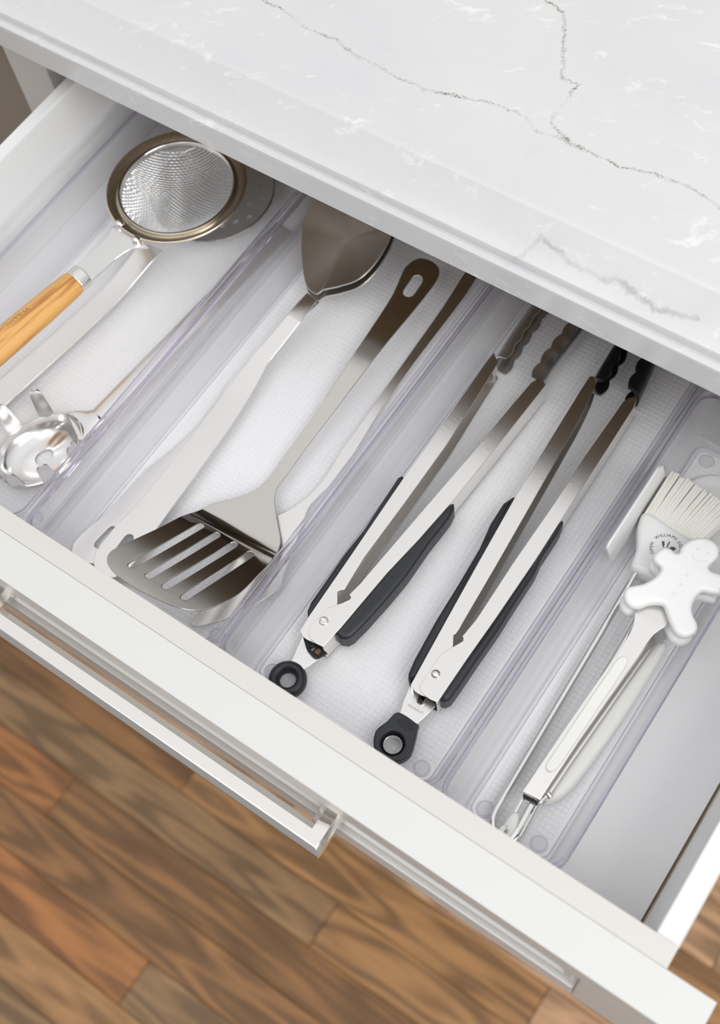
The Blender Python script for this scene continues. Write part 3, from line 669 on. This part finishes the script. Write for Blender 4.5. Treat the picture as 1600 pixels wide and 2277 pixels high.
# ------------------------------------------------------------------ slotted turner on top, plain turner under it
TA = Vector((-0.33654,0.19655)); TB = Vector((-0.27931,0.20108))
tn = (TB - TA).normalized(); tn = Vector((tn.y, -tn.x))                    # points from the bend to the blade's tip
def zturn(x, y):
    d = (x - TA.x) * tn.x + (y - TA.y) * tn.y
    bend = max(0, d); back = max(0, -d)
    return .0135 + .62 * bend * bend / (bend + .006) - .02 * min(back, .03) + .075 * max(0, back - .045) - .14 * min(1, bend / .015) * (x + .300)
tr = thing('slotted_turner', (*(-0.31652,0.21906), ZI), 'steel slotted turner with its four slot blade raised over the bin front', 'turner')
blade_out = cr([(-0.30541,0.24575),(-0.30514,0.23453),(-0.30148,0.22615),(-0.29324,0.21695),(-0.28304,0.20696),(-0.27944,0.20112),(-0.27725,0.19276),(-0.2757,0.17758),(-0.27357,0.15724),(-0.27633,0.14066),(-0.28167,0.13179),(-0.29013,0.12648),(-0.30434,0.12313),(-0.32002,0.12124),(-0.33312,0.12197),(-0.34168,0.1254),(-0.34571,0.131),(-0.34588,0.13857),(-0.34188,0.1629),(-0.33678,0.19669),(-0.32652,0.21041),(-0.31791,0.22158),(-0.31456,0.23211),(-0.3142,0.24192),(-0.31448,0.24883),(-0.31487,0.25898),(-0.31508,0.29002),(-0.31754,0.33554),(-0.31976,0.38141),(-0.32181,0.39601),(-0.32456,0.40792),(-0.32492,0.41346),(-0.3236,0.41872),(-0.3213,0.42248),(-0.31807,0.42427),(-0.31326,0.4253),(-0.30802,0.42453),(-0.30421,0.42256),(-0.30169,0.41867),(-0.30073,0.41271),(-0.30064,0.40588),(-0.30139,0.38659),(-0.30365,0.3525),(-0.30451,0.32021),(-0.3048,0.29603),(-0.30548,0.27122)], 3)
slot_list = [capsule(*[(-0.33018,0.13311),(-0.32623,0.18293)], .0024),
             capsule(*[(-0.31805,0.13362),(-0.31443,0.18392)], .0024),
             capsule(*[(-0.30585,0.13408),(-0.30183,0.18473)], .0024),
             capsule(*[(-0.29296,0.13505),(-0.28979,0.18576)], .0024),
             capsule(*[(-0.31213,0.3974),(-0.31247,0.40734)], .0040)]
add_plate('body', M['steel_d'], tr, blade_out, slot_list, zf=zturn, thick=.0015, bevel=.0004, smooth=30,
          cuts=[(tuple(TA - tn * .25), tuple(tn), .012, 19), (tuple(TA - tn * .012), tuple(tn), .0022, 14), (tuple(TA + tn * .02), tuple(tn), .008, 9)])
t2 = thing('solid_turner', (*(-0.28934,0.25129), ZI), 'steel turner lying under the slotted one along the bin wall', 'turner')
def zlow(x, y): return .0064 + .03 * max(0, y - .30)
low = cr([(-0.29234,0.45814),(-0.29438,0.44037),(-0.29202,0.40751),(-0.29079,0.35845),(-0.28937,0.31295),(-0.28843,0.2809),(-0.2861,0.25976),(-0.28692,0.24583),(-0.28961,0.23465),(-0.29286,0.22581),(-0.29662,0.2182),(-0.3003,0.19798),(-0.29987,0.16895),(-0.29735,0.14478),(-0.29791,0.13314),(-0.29692,0.13097),(-0.294,0.13178),(-0.28508,0.14132),(-0.27271,0.16116),(-0.2656,0.17986),(-0.26902,0.19025),(-0.27194,0.20293),(-0.27612,0.215),(-0.2801,0.22739),(-0.28246,0.2391),(-0.27902,0.26338),(-0.2804,0.28585),(-0.28362,0.3209),(-0.28436,0.36735),(-0.28379,0.42372),(-0.28708,0.45092)], 3)
add_plate('body', M['steel'], t2, low, zf=zlow, thick=.0015, bevel=.0004, smooth=30, cuts=[((0, .13), (0, 1), .012, 28)])

# ------------------------------------------------------------------ perforated skimmer under the strainer
sk = thing('perforated_skimmer', (*(-0.50113,0.33947), ZI), 'steel skimmer with a round perforated bowl lying under the strainer', 'skimmer')
SC = Vector((-0.48649,0.40204)); SR = .0450
def zdish(x, y):
    r2 = ((x - SC.x) ** 2 + (y - SC.y) ** 2) / SR ** 2
    return .0100 + .0090 * min(1, r2)
sk_holes = []
for a in range(-4, 5):
    for b in range(-4, 5):
        px_ = Vector((-0.49661,0.40563)) + (Vector((-0.48987,0.41325)) - Vector((-0.49661,0.40563))) * a + (Vector((-0.48802,0.39558)) - Vector((-0.49661,0.40563))) * b
        if (px_ - SC).length < SR * .84: sk_holes.append(circle(px_, .0021, 10))
bm = bmesh.new()
plate(bm, circle(SC, SR, 64), sk_holes, zf=zdish, thick=.0010, cuts=[((SC.x - .044, SC.y), (1, 0), .0055, 17), ((SC.x, SC.y - .044), (0, 1), .0055, 17)])
fin(bm, 'perforated_bowl', M['satin'], sk, 60)
bm = bmesh.new(); lathe(bm, SC, [(SR - .0006, .0195), (SR - .0002, .0203), (SR + .0008, .0203), (SR + .0012, .0194), (SR + .0006, .0186), (SR - .0006, .0188), (SR - .0006, .0195)], 72)
fin(bm, 'bowl_rim', M['polish'], sk, 60)
hl = [(-0.50273,0.33964),(-0.50505,0.31153),(-0.50852,0.28233),(-0.51362,0.23907),(-0.51921,0.20426),(-0.52452,0.17278),(-0.52899,0.14113)]
hr = [(-0.50976,0.13876),(-0.50513,0.17012),(-0.50112,0.19917),(-0.49655,0.23593),(-0.49162,0.27726),(-0.48877,0.31116),(-0.48504,0.34169)]
add_plate('handle', M['steel'], sk, hl + hr, zf=lambda x, y: .0100 + .0085 * max(0, min(1, (y - .30) / .04)), thick=.0022, bevel=.0006, cuts=[((0, .15), (0, 1), .012, 18)])

# ------------------------------------------------------------------ fine mesh strainer
st = thing('mesh_strainer', (*(-0.49399,0.37843), ZI + .004), 'fine mesh strainer with a steel rim and a round tan wooden handle', 'strainer')
RC = Vector((-0.49031,0.37511)); RZ = .0500
RO, RI = .0500, .0412
bm = bmesh.new()
lathe(bm, RC, [(RO - .0012, RZ - .0020), (RO, RZ - .0006), (RO - .0003, RZ + .0003), (RO - .0012, RZ + .0006), (RI + .0012, RZ - .0022), (RI + .0002, RZ - .0034), (RI + .0012, RZ - .0042), (RO - .0040, RZ - .0036), (RO - .0012, RZ - .0020)], 96)
fin(bm, 'rim', M['warmsteel'], st, 60)
bm = bmesh.new()
lathe(bm, RC, [(RI + .0006, RZ - .0016), (RI + .0004, RZ - .0006), (RI - .0008, RZ - .0004), (RI - .0017, RZ - .0014), (RI - .0019, RZ - .0046), (RI - .0010, RZ - .0058), (RI, RZ - .0044), (RI + .0006, RZ - .0016)], 96)
fin(bm, 'inner_ring', M['polish'], st, 60, label='bright polished inner ring')
MR, MD = RI - .0014, .022
def zmesh(x, y): return RZ - .005 - MD * (1 - ((x * x + y * y) / MR ** 2) ** 1.15)
bm = bmesh.new(); pitch = .0015; nW = int(MR / pitch)
rotm = Matrix.Rotation(math.radians(38), 2)
for fam in (0, 1):
    for i in range(-nW + 1, nW):
        u = i * pitch; half = math.sqrt(max(0, MR ** 2 - u * u)); k = max(4, int(half / .0016)); pts = []
        for j in range(-k, k + 1):
            v = half * j / k; z = zmesh(u, v) + (.00016 if (j + i + fam) % 2 else -.00016)
            p = rotm @ (Vector((u, v)) if fam == 0 else Vector((v, u)))
            pts.append((RC.x + p.x, RC.y + p.y, z))
        tube(bm, pts, .00027, 4, caps=False)
fin(bm, 'wire_mesh', M['wire'], st, 0, kind='stuff')
for c_ in [(-0.50394,0.32891),(-0.4849,0.32397)]:
    bm = bmesh.new()
    lathe(bm, c_, [(0, .0522), (.0017, .0520), (.0029, .0511), (.0033, .0499), (.0033, .0475)], 24); fin(bm, 'rivet', M['polish'], st, 60)
add_plate('bracket', M['polish'], st, [(-0.50883,0.32437),(-0.50664,0.32026),(-0.50571,0.31767),(-0.50639,0.30969),(-0.50791,0.29597),(-0.50936,0.28328),(-0.49338,0.27411),(-0.49104,0.28757),(-0.48882,0.30325),(-0.4867,0.31239),(-0.48431,0.31732),(-0.47852,0.32204),(-0.47497,0.32457),(-0.48188,0.32716),(-0.49186,0.328),(-0.50246,0.32853),(-0.50731,0.32796)], zf=.0468, thick=.0024, bevel=.0006, label='polished bracket and shank')
a_ = Vector((*(-0.49972,0.28357), .0472)); b_ = Vector((*(-0.50793,0.20875), .0505)); dd = (b_ - a_).normalized()
bm = bmesh.new(); tube(bm, [a_ - dd * .0004, a_, a_ + dd * .0004, a_ + dd * .0075, a_ + dd * .008], [.0078, .0086, .0089, .0089, .0086], 28, .82); fin(bm, 'ferrule', M['polish'], st, 40)
def woodgrip():
    m, nt, b = mat('tan_wood_grip'); tc = N(nt, 'ShaderNodeTexCoord'); mp = N(nt, 'ShaderNodeMapping')
    mr = N(nt, 'ShaderNodeMapping'); mr.inputs['Rotation'].default_value = (0, 0, -math.atan2(dd.y, dd.x)); nt.links.new(tc.outputs['Object'], mr.inputs[0])
    mp.inputs['Scale'].default_value = (9, 260, 260)
    n = N(nt, 'ShaderNodeTexNoise'); n.inputs['Scale'].default_value = 1; n.inputs['Detail'].default_value = 6; n.inputs['Distortion'].default_value = .3
    r = N(nt, 'ShaderNodeValToRGB'); r.color_ramp.elements[0].position = .33; r.color_ramp.elements[0].color = (.42, .17, .04, 1)
    r.color_ramp.elements[1].position = .54; r.color_ramp.elements[1].color = (.74, .40, .12, 1)
    nt.links.new(mr.outputs[0], mp.inputs[0]); nt.links.new(mp.outputs[0], n.inputs['Vector']); nt.links.new(n.outputs['Fac'], r.inputs[0])
    nt.links.new(r.outputs[0], b.inputs['Base Color']); b.inputs['Roughness'].default_value = .42
    return m
M['woodgrip'] = woodgrip()
a2 = a_ + dd * .0081; LW = .118
bm = bmesh.new(); tube(bm, [a2 + dd * LW * q for q in (0, .01, .1, .25, .5, .75, .92, .97, .99, 1)], [.0088, .0093, .0098, .0104, .0108, .0108, .0104, .0090, .0070, .003], 32, .82)
wood = fin(bm, 'wooden_grip', M['woodgrip'], st, 60, label='round tan wooden grip')
pu = Vector((dd.y, -dd.x, 0)).normalized()
if (pu.x * 1 + pu.y * -1) < 0: pu = -pu
def grip_place(s):
    o = a2 + dd * (.0365 + s) + Vector((0, 0, .0102 * .82 + .0002)) - pu * .0032
    return o, dd, pu
bm = bmesh.new(); glyphs(bm, 'WILLIAMS SONOMA', grip_place, .0052, .0001)
fin(bm, 'lettering', M['burn'], st, 0)

# ------------------------------------------------------------------ pasta server
ps = thing('pasta_server', (*(-0.45879,0.17549), ZI), 'polished steel pasta server with upright prongs at the front of the first bin', 'pasta server')
PC = Vector((-0.45604,0.17236)); ax = (Vector((-0.44364,0.20913)) - Vector((-0.46061,0.16554))).normalized(); ay = Vector((-ax.y, ax.x))
PA, PB = .0315, .0245          # half length and half width at the rim
def pxy(a, b, z): p = PC + ax * a + ay * b; return (p.x, p.y, z)
bm = bmesh.new(); rings = []
for s, z in ((.22, .0044), (.45, .0044), (.66, .0050), (.82, .0072), (.93, .0108), (1.0, .0150)):
    ring = []
    for k in range(48):
        t = 2 * math.pi * k / 48; lift = max(0, math.cos(t)) ** 4 * .006 * s
        ring.append(pxy(PA * s * math.cos(t), PB * s * math.sin(t), z + lift))
    rings.append(ring)
loft(bm, rings, True, False, False)
bmesh.ops.recalc_face_normals(bm, faces=bm.faces); bmesh.ops.solidify(bm, geom=bm.faces[:], thickness=.0009)
fin(bm, 'bowl', M['server'], ps, 60)
def prong(t, ln, wd):
    """upright tongue that grows out of the bowl's rim at angle t"""
    c0 = Vector(pxy(PA * math.cos(t), PB * math.sin(t), .0138)); tg = Vector((*(ax * -PA * math.sin(t) + ay * PB * math.cos(t)), 0)).normalized()
    outw = Vector((*(ax * math.cos(t) * PB + ay * math.sin(t) * PA), 0)).normalized(); bm = bmesh.new(); rings = []
    for q in (0, .15, .3, .5, .7, .84, .93, .98, 1):
        w = wd * (1.25 - .35 * q) * (1 if q < .8 else math.sqrt(max(.02, 1 - ((q - .8) / .2) ** 2))); z = q * ln; o = outw * (.0030 * q - .0006)
        p = c0 + o + Vector((0, 0, z)); th_ = .0005
        rings.append([p - tg * w - outw * th_, p - outw * (th_ + .0004), p + tg * w - outw * th_, p + tg * w + outw * th_, p + outw * (th_ - .0004), p - tg * w + outw * th_])
    loft(bm, rings); return fin(bm, 'prong', M['server'], ps, 50)
for t, ln in ((58, .030), (102, .030), (142, .029), (182, .024), (-138, .024), (-98, .024), (-58, .022)): prong(math.radians(t), ln, .0044)
n0 = PC + ax * PA * .84; e0 = Vector((-0.43798,0.21229)); e1 = Vector((-0.43375,0.30178)); e2 = Vector((-0.42945,0.4096))
bm = bmesh.new(); rings = []
for p, w, z, h in ((n0, .0120, .0162, .0008), (n0.lerp(e0, .4), .0110, .0166, .0014), (n0.lerp(e0, .7), .0082, .0160, .0024), (e0, .0066, .0160, .0030)):
    d = (e0 - n0).normalized(); s_ = Vector((-d.y, d.x))
    rings.append([(p.x + s_.x * w * math.cos(q), p.y + s_.y * w * math.cos(q), z + h * math.sin(q) - (.0025 * math.cos(q) ** 2 * -1 if p is n0 else 0)) for q in [2 * math.pi * k / 16 for k in range(16)]])
loft(bm, rings); fin(bm, 'neck', M['server'], ps, 60)
bm = bmesh.new(); rings = []
for p, w, z, h in ((e0, .0067, .0160, .0031), (e0.lerp(e1, .1), .0068, .0158, .0024), (e1, .0078, .0110, .0016), (e1.lerp(e2, .5), .0082, .0080, .0016), (e2, .0080, .0060, .0016)):
    d = (e2 - e0).normalized(); s_ = Vector((-d.y, d.x))
    rings.append([(p.x + s_.x * w * math.cos(q), p.y + s_.y * w * math.cos(q), z + h * math.sin(q)) for q in [2 * math.pi * k / 16 for k in range(16)]])
loft(bm, rings); fin(bm, 'handle', M['steel'], ps, 60)

# ------------------------------------------------------------------ basting brush
bb = thing('basting_brush', (*(-0.09141,0.32687), ZI), 'white silicone basting brush with a bent steel wire handle, printed with a round logo', 'brush')
head = cr([(-0.0983,0.33826),(-0.10283,0.33544),(-0.10258,0.3306),(-0.10064,0.32437),(-0.09715,0.31811),(-0.09408,0.31097),(-0.09265,0.30355),(-0.09145,0.30087),(-0.08782,0.29972),(-0.07968,0.30007),(-0.07563,0.30025),(-0.07259,0.30116),(-0.07073,0.30641),(-0.06893,0.31506),(-0.06552,0.32408),(-0.06359,0.33152),(-0.06394,0.33441),(-0.06887,0.3348),(-0.08348,0.33652)], 4)
add_plate('brush_head', M['silicone'], bb, head, zf=.0175, thick=.0135, bevel=.0040, smooth=60)
b0, b1 = Vector((-0.10097,0.33461)), Vector((-0.06577,0.33443)); t0, t1 = Vector((-0.10155,0.36976)), Vector((-0.05753,0.36563))
rb = random.Random(3)
bme = {}
for row, zz in enumerate((.0225, .0200, .0175, .0150)):
    for i in range(22):
        q = (i + .5 * (row % 2)) / 21.6
        p0 = b0.lerp(b1, q); p1 = t0.lerp(t1, q); p1 = p0 + (p1 - p0) * (1 + rb.uniform(-.03, .03)); s_ = rb.uniform(-.0005, .0005)
        bm = bmesh.new(); tube(bm, [(p0.x, p0.y, zz), ((p0.x + p1.x) / 2 + s_, (p0.y + p1.y) / 2, zz), (p1.x + s_, p1.y, zz - .0006), (p1.x + s_ + (p1.x - p0.x) * .012, p1.y + (p1.y - p0.y) * .012, zz - .0006)], [.00120, .00117, .00112, .0006], 8)
        fin(bm, 'bristle', M['cream'], bb, 60)
rod = [(*(-0.08774,0.30799), .018), (*(-0.08753,0.30327), .018), (*(-0.08651,0.25782), .015), (*(-0.08524,0.195), .010), (*(-0.08368,0.14282), .010), (*(-0.08315,0.13534), .010),
       (*(-0.08155,0.13042), .010), (*(-0.07737,0.12606), .010), (*(-0.07214,0.1242), .010), (*(-0.06833,0.12555), .010), (*(-0.06606,0.1294), .010), (*(-0.06543,0.13598), .009), (*(-0.06859,0.18208), .008), (*(-0.07212,0.2286), .008), (*(-0.07321,0.27416), .011), (*(-0.0771,0.30228), .018)]
bm = bmesh.new(); tube(bm, cr(rod, 6, False), .0021, 14); fin(bm, 'wire_handle', M['polish'], bb, 60, label='polished steel wire loop handle')
bb.location.x += .0019
LC = Vector((-0.07795,0.32081)); LZ = .02435
lu = (Vector((-0.08246,0.32913)) - LC).normalized()
def ring_place(start, rad):
    def f(s):
        th = start - s / rad; d0 = Vector((lu.x * math.cos(th) - lu.y * math.sin(th), lu.x * math.sin(th) + lu.y * math.cos(th)))
        o = LC + d0 * rad; return Vector((o.x, o.y, LZ)), Vector((d0.y, -d0.x, 0)), Vector((d0.x, d0.y, 0))
    return f
bm = bmesh.new()
glyphs(bm, 'WILLIAMS SONOMA', ring_place(math.radians(47), .0078), .0027, .00008)
glyphs(bm, 'OPEN', ring_place(math.radians(47 + 72), .0078), .0027, .00008)
fin(bm, 'lettering', M['ink'], bb, 0)
bm = bmesh.new(); le = Vector((lu.y, -lu.x))
def lg(a, b): p = LC + le * a + lu * b; return (p.x, p.y)
plate(bm, [lg(-.0024, .0044), lg(-.0010, .0046), lg(-.0009, .0022), lg(-.0013, .0012), lg(-.0004, -.0012), lg(-.0009, -.0013), lg(-.0018, .0011), lg(-.0022, .0018)], zf=LZ, thick=.00015)
plate(bm, [lg(.0020, .0048), lg(.0024, .0042), lg(.0012, .0016), lg(.0002, -.0010), lg(-.0002, -.0009), lg(.0008, .0024)], zf=LZ, thick=.00015)
plate(bm, [tuple(v) for v in cr([lg(.0016, -.0002), lg(.0030, .0010), lg(.0048, .0010), lg(.0056, -.0002), lg(.0044, -.0012), lg(.0024, -.0012)], 4)], zf=LZ, thick=.00015)
fin(bm, 'emblem', M['ink'], bb, 0, label='printed emblem of crossed utensils')

# ------------------------------------------------------------------ small tongs with gingerbread-man heads
gt = thing('gingerbread_tongs', (*(-0.05758,0.24222), ZI), 'small steel tongs with white gingerbread-man heads and white oval grips', 'tongs')
fig = cr([(-0.06221,0.32801),(-0.05795,0.32967),(-0.0532,0.32929),(-0.0496,0.32618),(-0.04836,0.32162),(-0.04972,0.31612),(-0.0494,0.31335),(-0.04688,0.3123),(-0.04319,0.31331),(-0.04099,0.31338),(-0.03841,0.31108),(-0.0365,0.30739),(-0.03641,0.30453),(-0.0369,0.30227),(-0.04181,0.30045),(-0.04576,0.29893),(-0.04712,0.29514),(-0.047,0.29068),(-0.04578,0.28629),(-0.04312,0.28285),(-0.03898,0.27975),(-0.0371,0.27619),(-0.0382,0.27201),(-0.04195,0.26866),(-0.04706,0.26887),(-0.05169,0.27228),(-0.0568,0.27703),(-0.06056,0.2798),(-0.06523,0.27747),(-0.06771,0.27526),(-0.07007,0.27181),(-0.07386,0.2694),(-0.07733,0.26946),(-0.08042,0.2714),(-0.08245,0.27501),(-0.08232,0.27837),(-0.07967,0.28136),(-0.07596,0.28503),(-0.07334,0.28964),(-0.07199,0.29346),(-0.07169,0.29762),(-0.07311,0.29971),(-0.07647,0.30059),(-0.07876,0.30215),(-0.07934,0.30479),(-0.07864,0.30826),(-0.07623,0.31179),(-0.07289,0.31254),(-0.07009,0.31162),(-0.06867,0.31218),(-0.06814,0.31385),(-0.06871,0.31652),(-0.06812,0.32025),(-0.06598,0.3243)], 4)
low_fig = cr([(-0.06138,0.32752),(-0.05712,0.32918),(-0.05238,0.32879),(-0.04878,0.32569),(-0.04755,0.32114),(-0.04891,0.31564),(-0.04858,0.31287),(-0.04607,0.31182),(-0.04142,0.31311),(-0.04061,0.31264),(-0.03836,0.31046),(-0.03658,0.30702),(-0.03615,0.30404),(-0.03623,0.30204),(-0.041,0.29999),(-0.04495,0.29846),(-0.04631,0.29467),(-0.04619,0.29022),(-0.04498,0.28584),(-0.04232,0.2824),(-0.03819,0.2793),(-0.03631,0.27574),(-0.03741,0.27157),(-0.04116,0.26822),(-0.04627,0.26843),(-0.05089,0.27183),(-0.05599,0.27658),(-0.05974,0.27935),(-0.06442,0.27702),(-0.06689,0.2748),(-0.06925,0.27136),(-0.07304,0.26895),(-0.07651,0.26901),(-0.0796,0.27095),(-0.08162,0.27455),(-0.08149,0.27791),(-0.07884,0.2809),(-0.07513,0.28457),(-0.07251,0.28918),(-0.07116,0.29299),(-0.07086,0.29715),(-0.07228,0.29924),(-0.07563,0.30012),(-0.07792,0.30167),(-0.0785,0.30432),(-0.0778,0.30778),(-0.07539,0.31131),(-0.07205,0.31206),(-0.06926,0.31114),(-0.06784,0.3117),(-0.06731,0.31337),(-0.06787,0.31603),(-0.06729,0.31976),(-0.06514,0.32381)], 4)
add_plate('figure_head', M['silicone'], gt, fig, zf=.0425, thick=.0070, bevel=.0026, smooth=60, label='upper white gingerbread-man head')
add_plate('figure_head', M['silicone'], gt, shift(low_fig, -.0018, 0), zf=.0305, thick=.0070, bevel=.0026, smooth=60, label='lower white gingerbread-man head')
fc = Vector((-0.05694,0.31769)); fu = (Vector((-0.05769,0.32559)) - fc).normalized(); fe = Vector((fu.y, -fu.x))
def face(a, b): p = fc + fe * a + fu * b; return Vector((p.x, p.y))
bm = bmesh.new()
for a in (-.0030, .0030): plate(bm, circle(face(a, .0022), .0009, 12), zf=.04590, thick=.0004, bevel=.0001)
pl = [face(.0048 * math.cos(q), -.0004 + .0042 * math.sin(q)) for q in [math.radians(200 + 140 * k / 12) for k in range(13)]]
tube(bm, [(p.x, p.y, .04575) for p in pl], .0004, 8)
fb = Vector((-0.05788,0.29499))
for k in range(3):
    p = fb + (fb - fc).normalized() * (k - 1) * .007; plate(bm, circle(p, .0011, 14), zf=.04590, thick=.0004, bevel=.0001)
fin(bm, 'moulded_face', M['silicone'], gt, 60)
def zarm(x, y): return .0260 + .0115 * max(0, min(1, (y - YP) / (YH - YP)))
YP = (-0.0672,0.14943)[1]; YH = (-0.0633,0.26938)[1]
up_arm = [(-0.07299,0.15003),(-0.07231,0.16727),(-0.0712,0.1941),(-0.06953,0.22537),(-0.06829,0.24805),(-0.06816,0.25735),(-0.06911,0.26357),(-0.07189,0.26998),(-0.07126,0.2756),(-0.06893,0.27971),(-0.06041,0.28512),(-0.05393,0.27946),(-0.0533,0.27566),(-0.05321,0.27185),(-0.05513,0.26811),(-0.05659,0.26414),(-0.05732,0.25786),(-0.05753,0.24918),(-0.0594,0.22265),(-0.06129,0.19179),(-0.06234,0.16491),(-0.06282,0.15109),(-0.06783,0.15046)]
bm = bmesh.new()
plate(bm, up_arm, zf=zarm, thick=.0010, bevel=.0003, cuts=[((0, .15), (0, 1), .008, 18)])
le_ = [(-0.07299,0.15003),(-0.07231,0.16727),(-0.0712,0.1941),(-0.06953,0.22537),(-0.06829,0.24805),(-0.06816,0.25735)]
ri_ = [(-0.06282,0.15109),(-0.06234,0.16491),(-0.06129,0.19179),(-0.0594,0.22265),(-0.05753,0.24918),(-0.05732,0.25786)]
wall(bm, le_, .0009, [zarm(*p) - .0052 for p in le_], [zarm(*p) for p in le_], -1)
wall(bm, ri_, .0009, [zarm(*p) - .0052 for p in ri_], [zarm(*p) for p in ri_], 1)
fin(bm, 'arm', M['steel'], gt, 35)
og = cr([(-0.06723,0.16642),(-0.06919,0.16779),(-0.06989,0.17084),(-0.06936,0.18141),(-0.06836,0.20868),(-0.06725,0.23132),(-0.06701,0.23785),(-0.06603,0.24211),(-0.06388,0.24434),(-0.06172,0.24355),(-0.06056,0.24001),(-0.0606,0.23363),(-0.06146,0.2115),(-0.06237,0.18641),(-0.06303,0.17461),(-0.06362,0.16988),(-0.06513,0.16718)], 4)
add_plate('oval_grip', M['gripwhite'], gt, og, zf=lambda x, y: zarm(x, y) + .0010, thick=.0026, bevel=.0010, smooth=60, cuts=[((0, .15), (0, 1), .008, 18)], label='white oval grip')
lo_arm = [(-0.06701,0.15265),(-0.06195,0.1524),(-0.06034,0.15884),(-0.05976,0.17735),(-0.05822,0.20861),(-0.05649,0.24148),(-0.05526,0.2624),(-0.0529,0.26983),(-0.04957,0.27658),(-0.05032,0.28338),(-0.05659,0.2874),(-0.05778,0.27663),(-0.0596,0.26817),(-0.06209,0.24627),(-0.06323,0.21227),(-0.0647,0.18084)]
bm = bmesh.new(); plate(bm, lo_arm, zf=.0150, thick=.0010, bevel=.0003)
ls_ = [(-0.06186,0.15218),(-0.06025,0.15861),(-0.05967,0.17709),(-0.05814,0.20831),(-0.05641,0.24113),(-0.05518,0.26203)]
wall(bm, ls_, .0009, .0150, .0205, 1)
lt_ = [(-0.06692,0.15243),(-0.06461,0.18058),(-0.06314,0.21196),(-0.062,0.24592),(-0.05951,0.26779)]
wall(bm, lt_, .0009, .0150, .0205, -1)
fin(bm, 'arm', M['steel'], gt, 35)
lg_ = cr([(-0.05944,0.15484),(-0.06213,0.15547),(-0.06155,0.17009),(-0.06002,0.1973),(-0.05845,0.22515),(-0.05644,0.25294),(-0.05525,0.26785),(-0.05381,0.27275),(-0.0504,0.27295),(-0.04849,0.26888),(-0.04807,0.25474),(-0.0482,0.22765),(-0.04949,0.19918),(-0.05147,0.17609),(-0.05354,0.16534),(-0.05606,0.15887)], 4)
add_plate('oval_grip', M['gripwhite'], gt, lg_, zf=.0095, thick=.0090, bevel=.0034, smooth=60, label='white oval grip of the lower arm')
bm = bmesh.new(); pc = Vector((-0.06003,0.15778)); tube(bm, [(pc.x - .0014, pc.y + .0004, .0195), (pc.x + .0012, pc.y - .0006, .0195)], .0017, 18)
fin(bm, 'hinge_pin', M['polish'], gt, 60)
lock_l = [(-0.0725,0.15001),(-0.07191,0.13913),(-0.07011,0.13854),(-0.07075,0.14997)]
lock_r = [(-0.0672,0.15171),(-0.06597,0.13365),(-0.06654,0.1257),(-0.06461,0.12582),(-0.06358,0.13348),(-0.06453,0.15109)]
add_plate('lock_strip', M['polish'], gt, lock_l, zf=.0185, thick=.0030, bevel=.0004)
add_plate('lock_strip', M['polish'], gt, lock_r, zf=.0185, thick=.0030, bevel=.0004)
add_plate('catch', M['soot'], gt, [(-0.07234,0.15002),(-0.06309,0.15078),(-0.06281,0.1489),(-0.06681,0.14892),(-0.07152,0.14819)], zf=.0215, thick=.0040, bevel=.0004)
pt_ = cr([(-0.07191,0.13913),(-0.07288,0.13554),(-0.07291,0.12906),(-0.07183,0.12453),(-0.06907,0.12286),(-0.06649,0.12516),(-0.06577,0.13145),(-0.06715,0.13697),(-0.06935,0.13964)], 4)
add_plate('pull_tab', M['gripwhite'], gt, pt_, [circle((-0.07002,0.12718), .0010, 12)], zf=.0190, thick=.0058, bevel=.0022, smooth=60, label='white pull tab')

# ------------------------------------------------------------------ things lying under the brush
sc = thing('silicone_scraper', (*(-0.10898,0.33754), ZI), 'flat white silicone scraper leaning on the bin wall beside the brush', 'scraper')
ta, tb, ba_, bb_ = [Vector(p) for p in ((-.1042, .2925, .0465), (-.1042, .3580, .0465), (-.1022, .3022, .0095), (-.1022, .3690, .0095))]
nn = (tb - ta).cross(ba_ - ta).normalized() * .0007
rr = rrect(0, .078, 0, .048, .007); bm = bmesh.new()
def lean(u, v): u /= .078; v /= .048; return ta.lerp(tb, u).lerp(ba_.lerp(bb_, u), v)
loft(bm, [[tuple(lean(u, v) + nn * k) for u, v in rr] for k in (-1, 1)])
fin(bm, 'blade', M['silicone'], sc, 40)
ld = thing('baking_disc', (*(-0.0656,0.37193), ZI), 'round white silicone disc partly hidden behind the bristles of the brush', 'disc')
lc_ = Vector((-.0655, .367)); lr_ = .0262
bm = bmesh.new()
lathe(bm, lc_, [(0, .0048), (lr_ * .7, .0048), (lr_ * .8, .0052), (lr_ * .93, .0062), (lr_, .0056), (lr_, .0036), (0, .0034)], 64)
fin(bm, 'round_plate', M['silicone'], ld, 40)
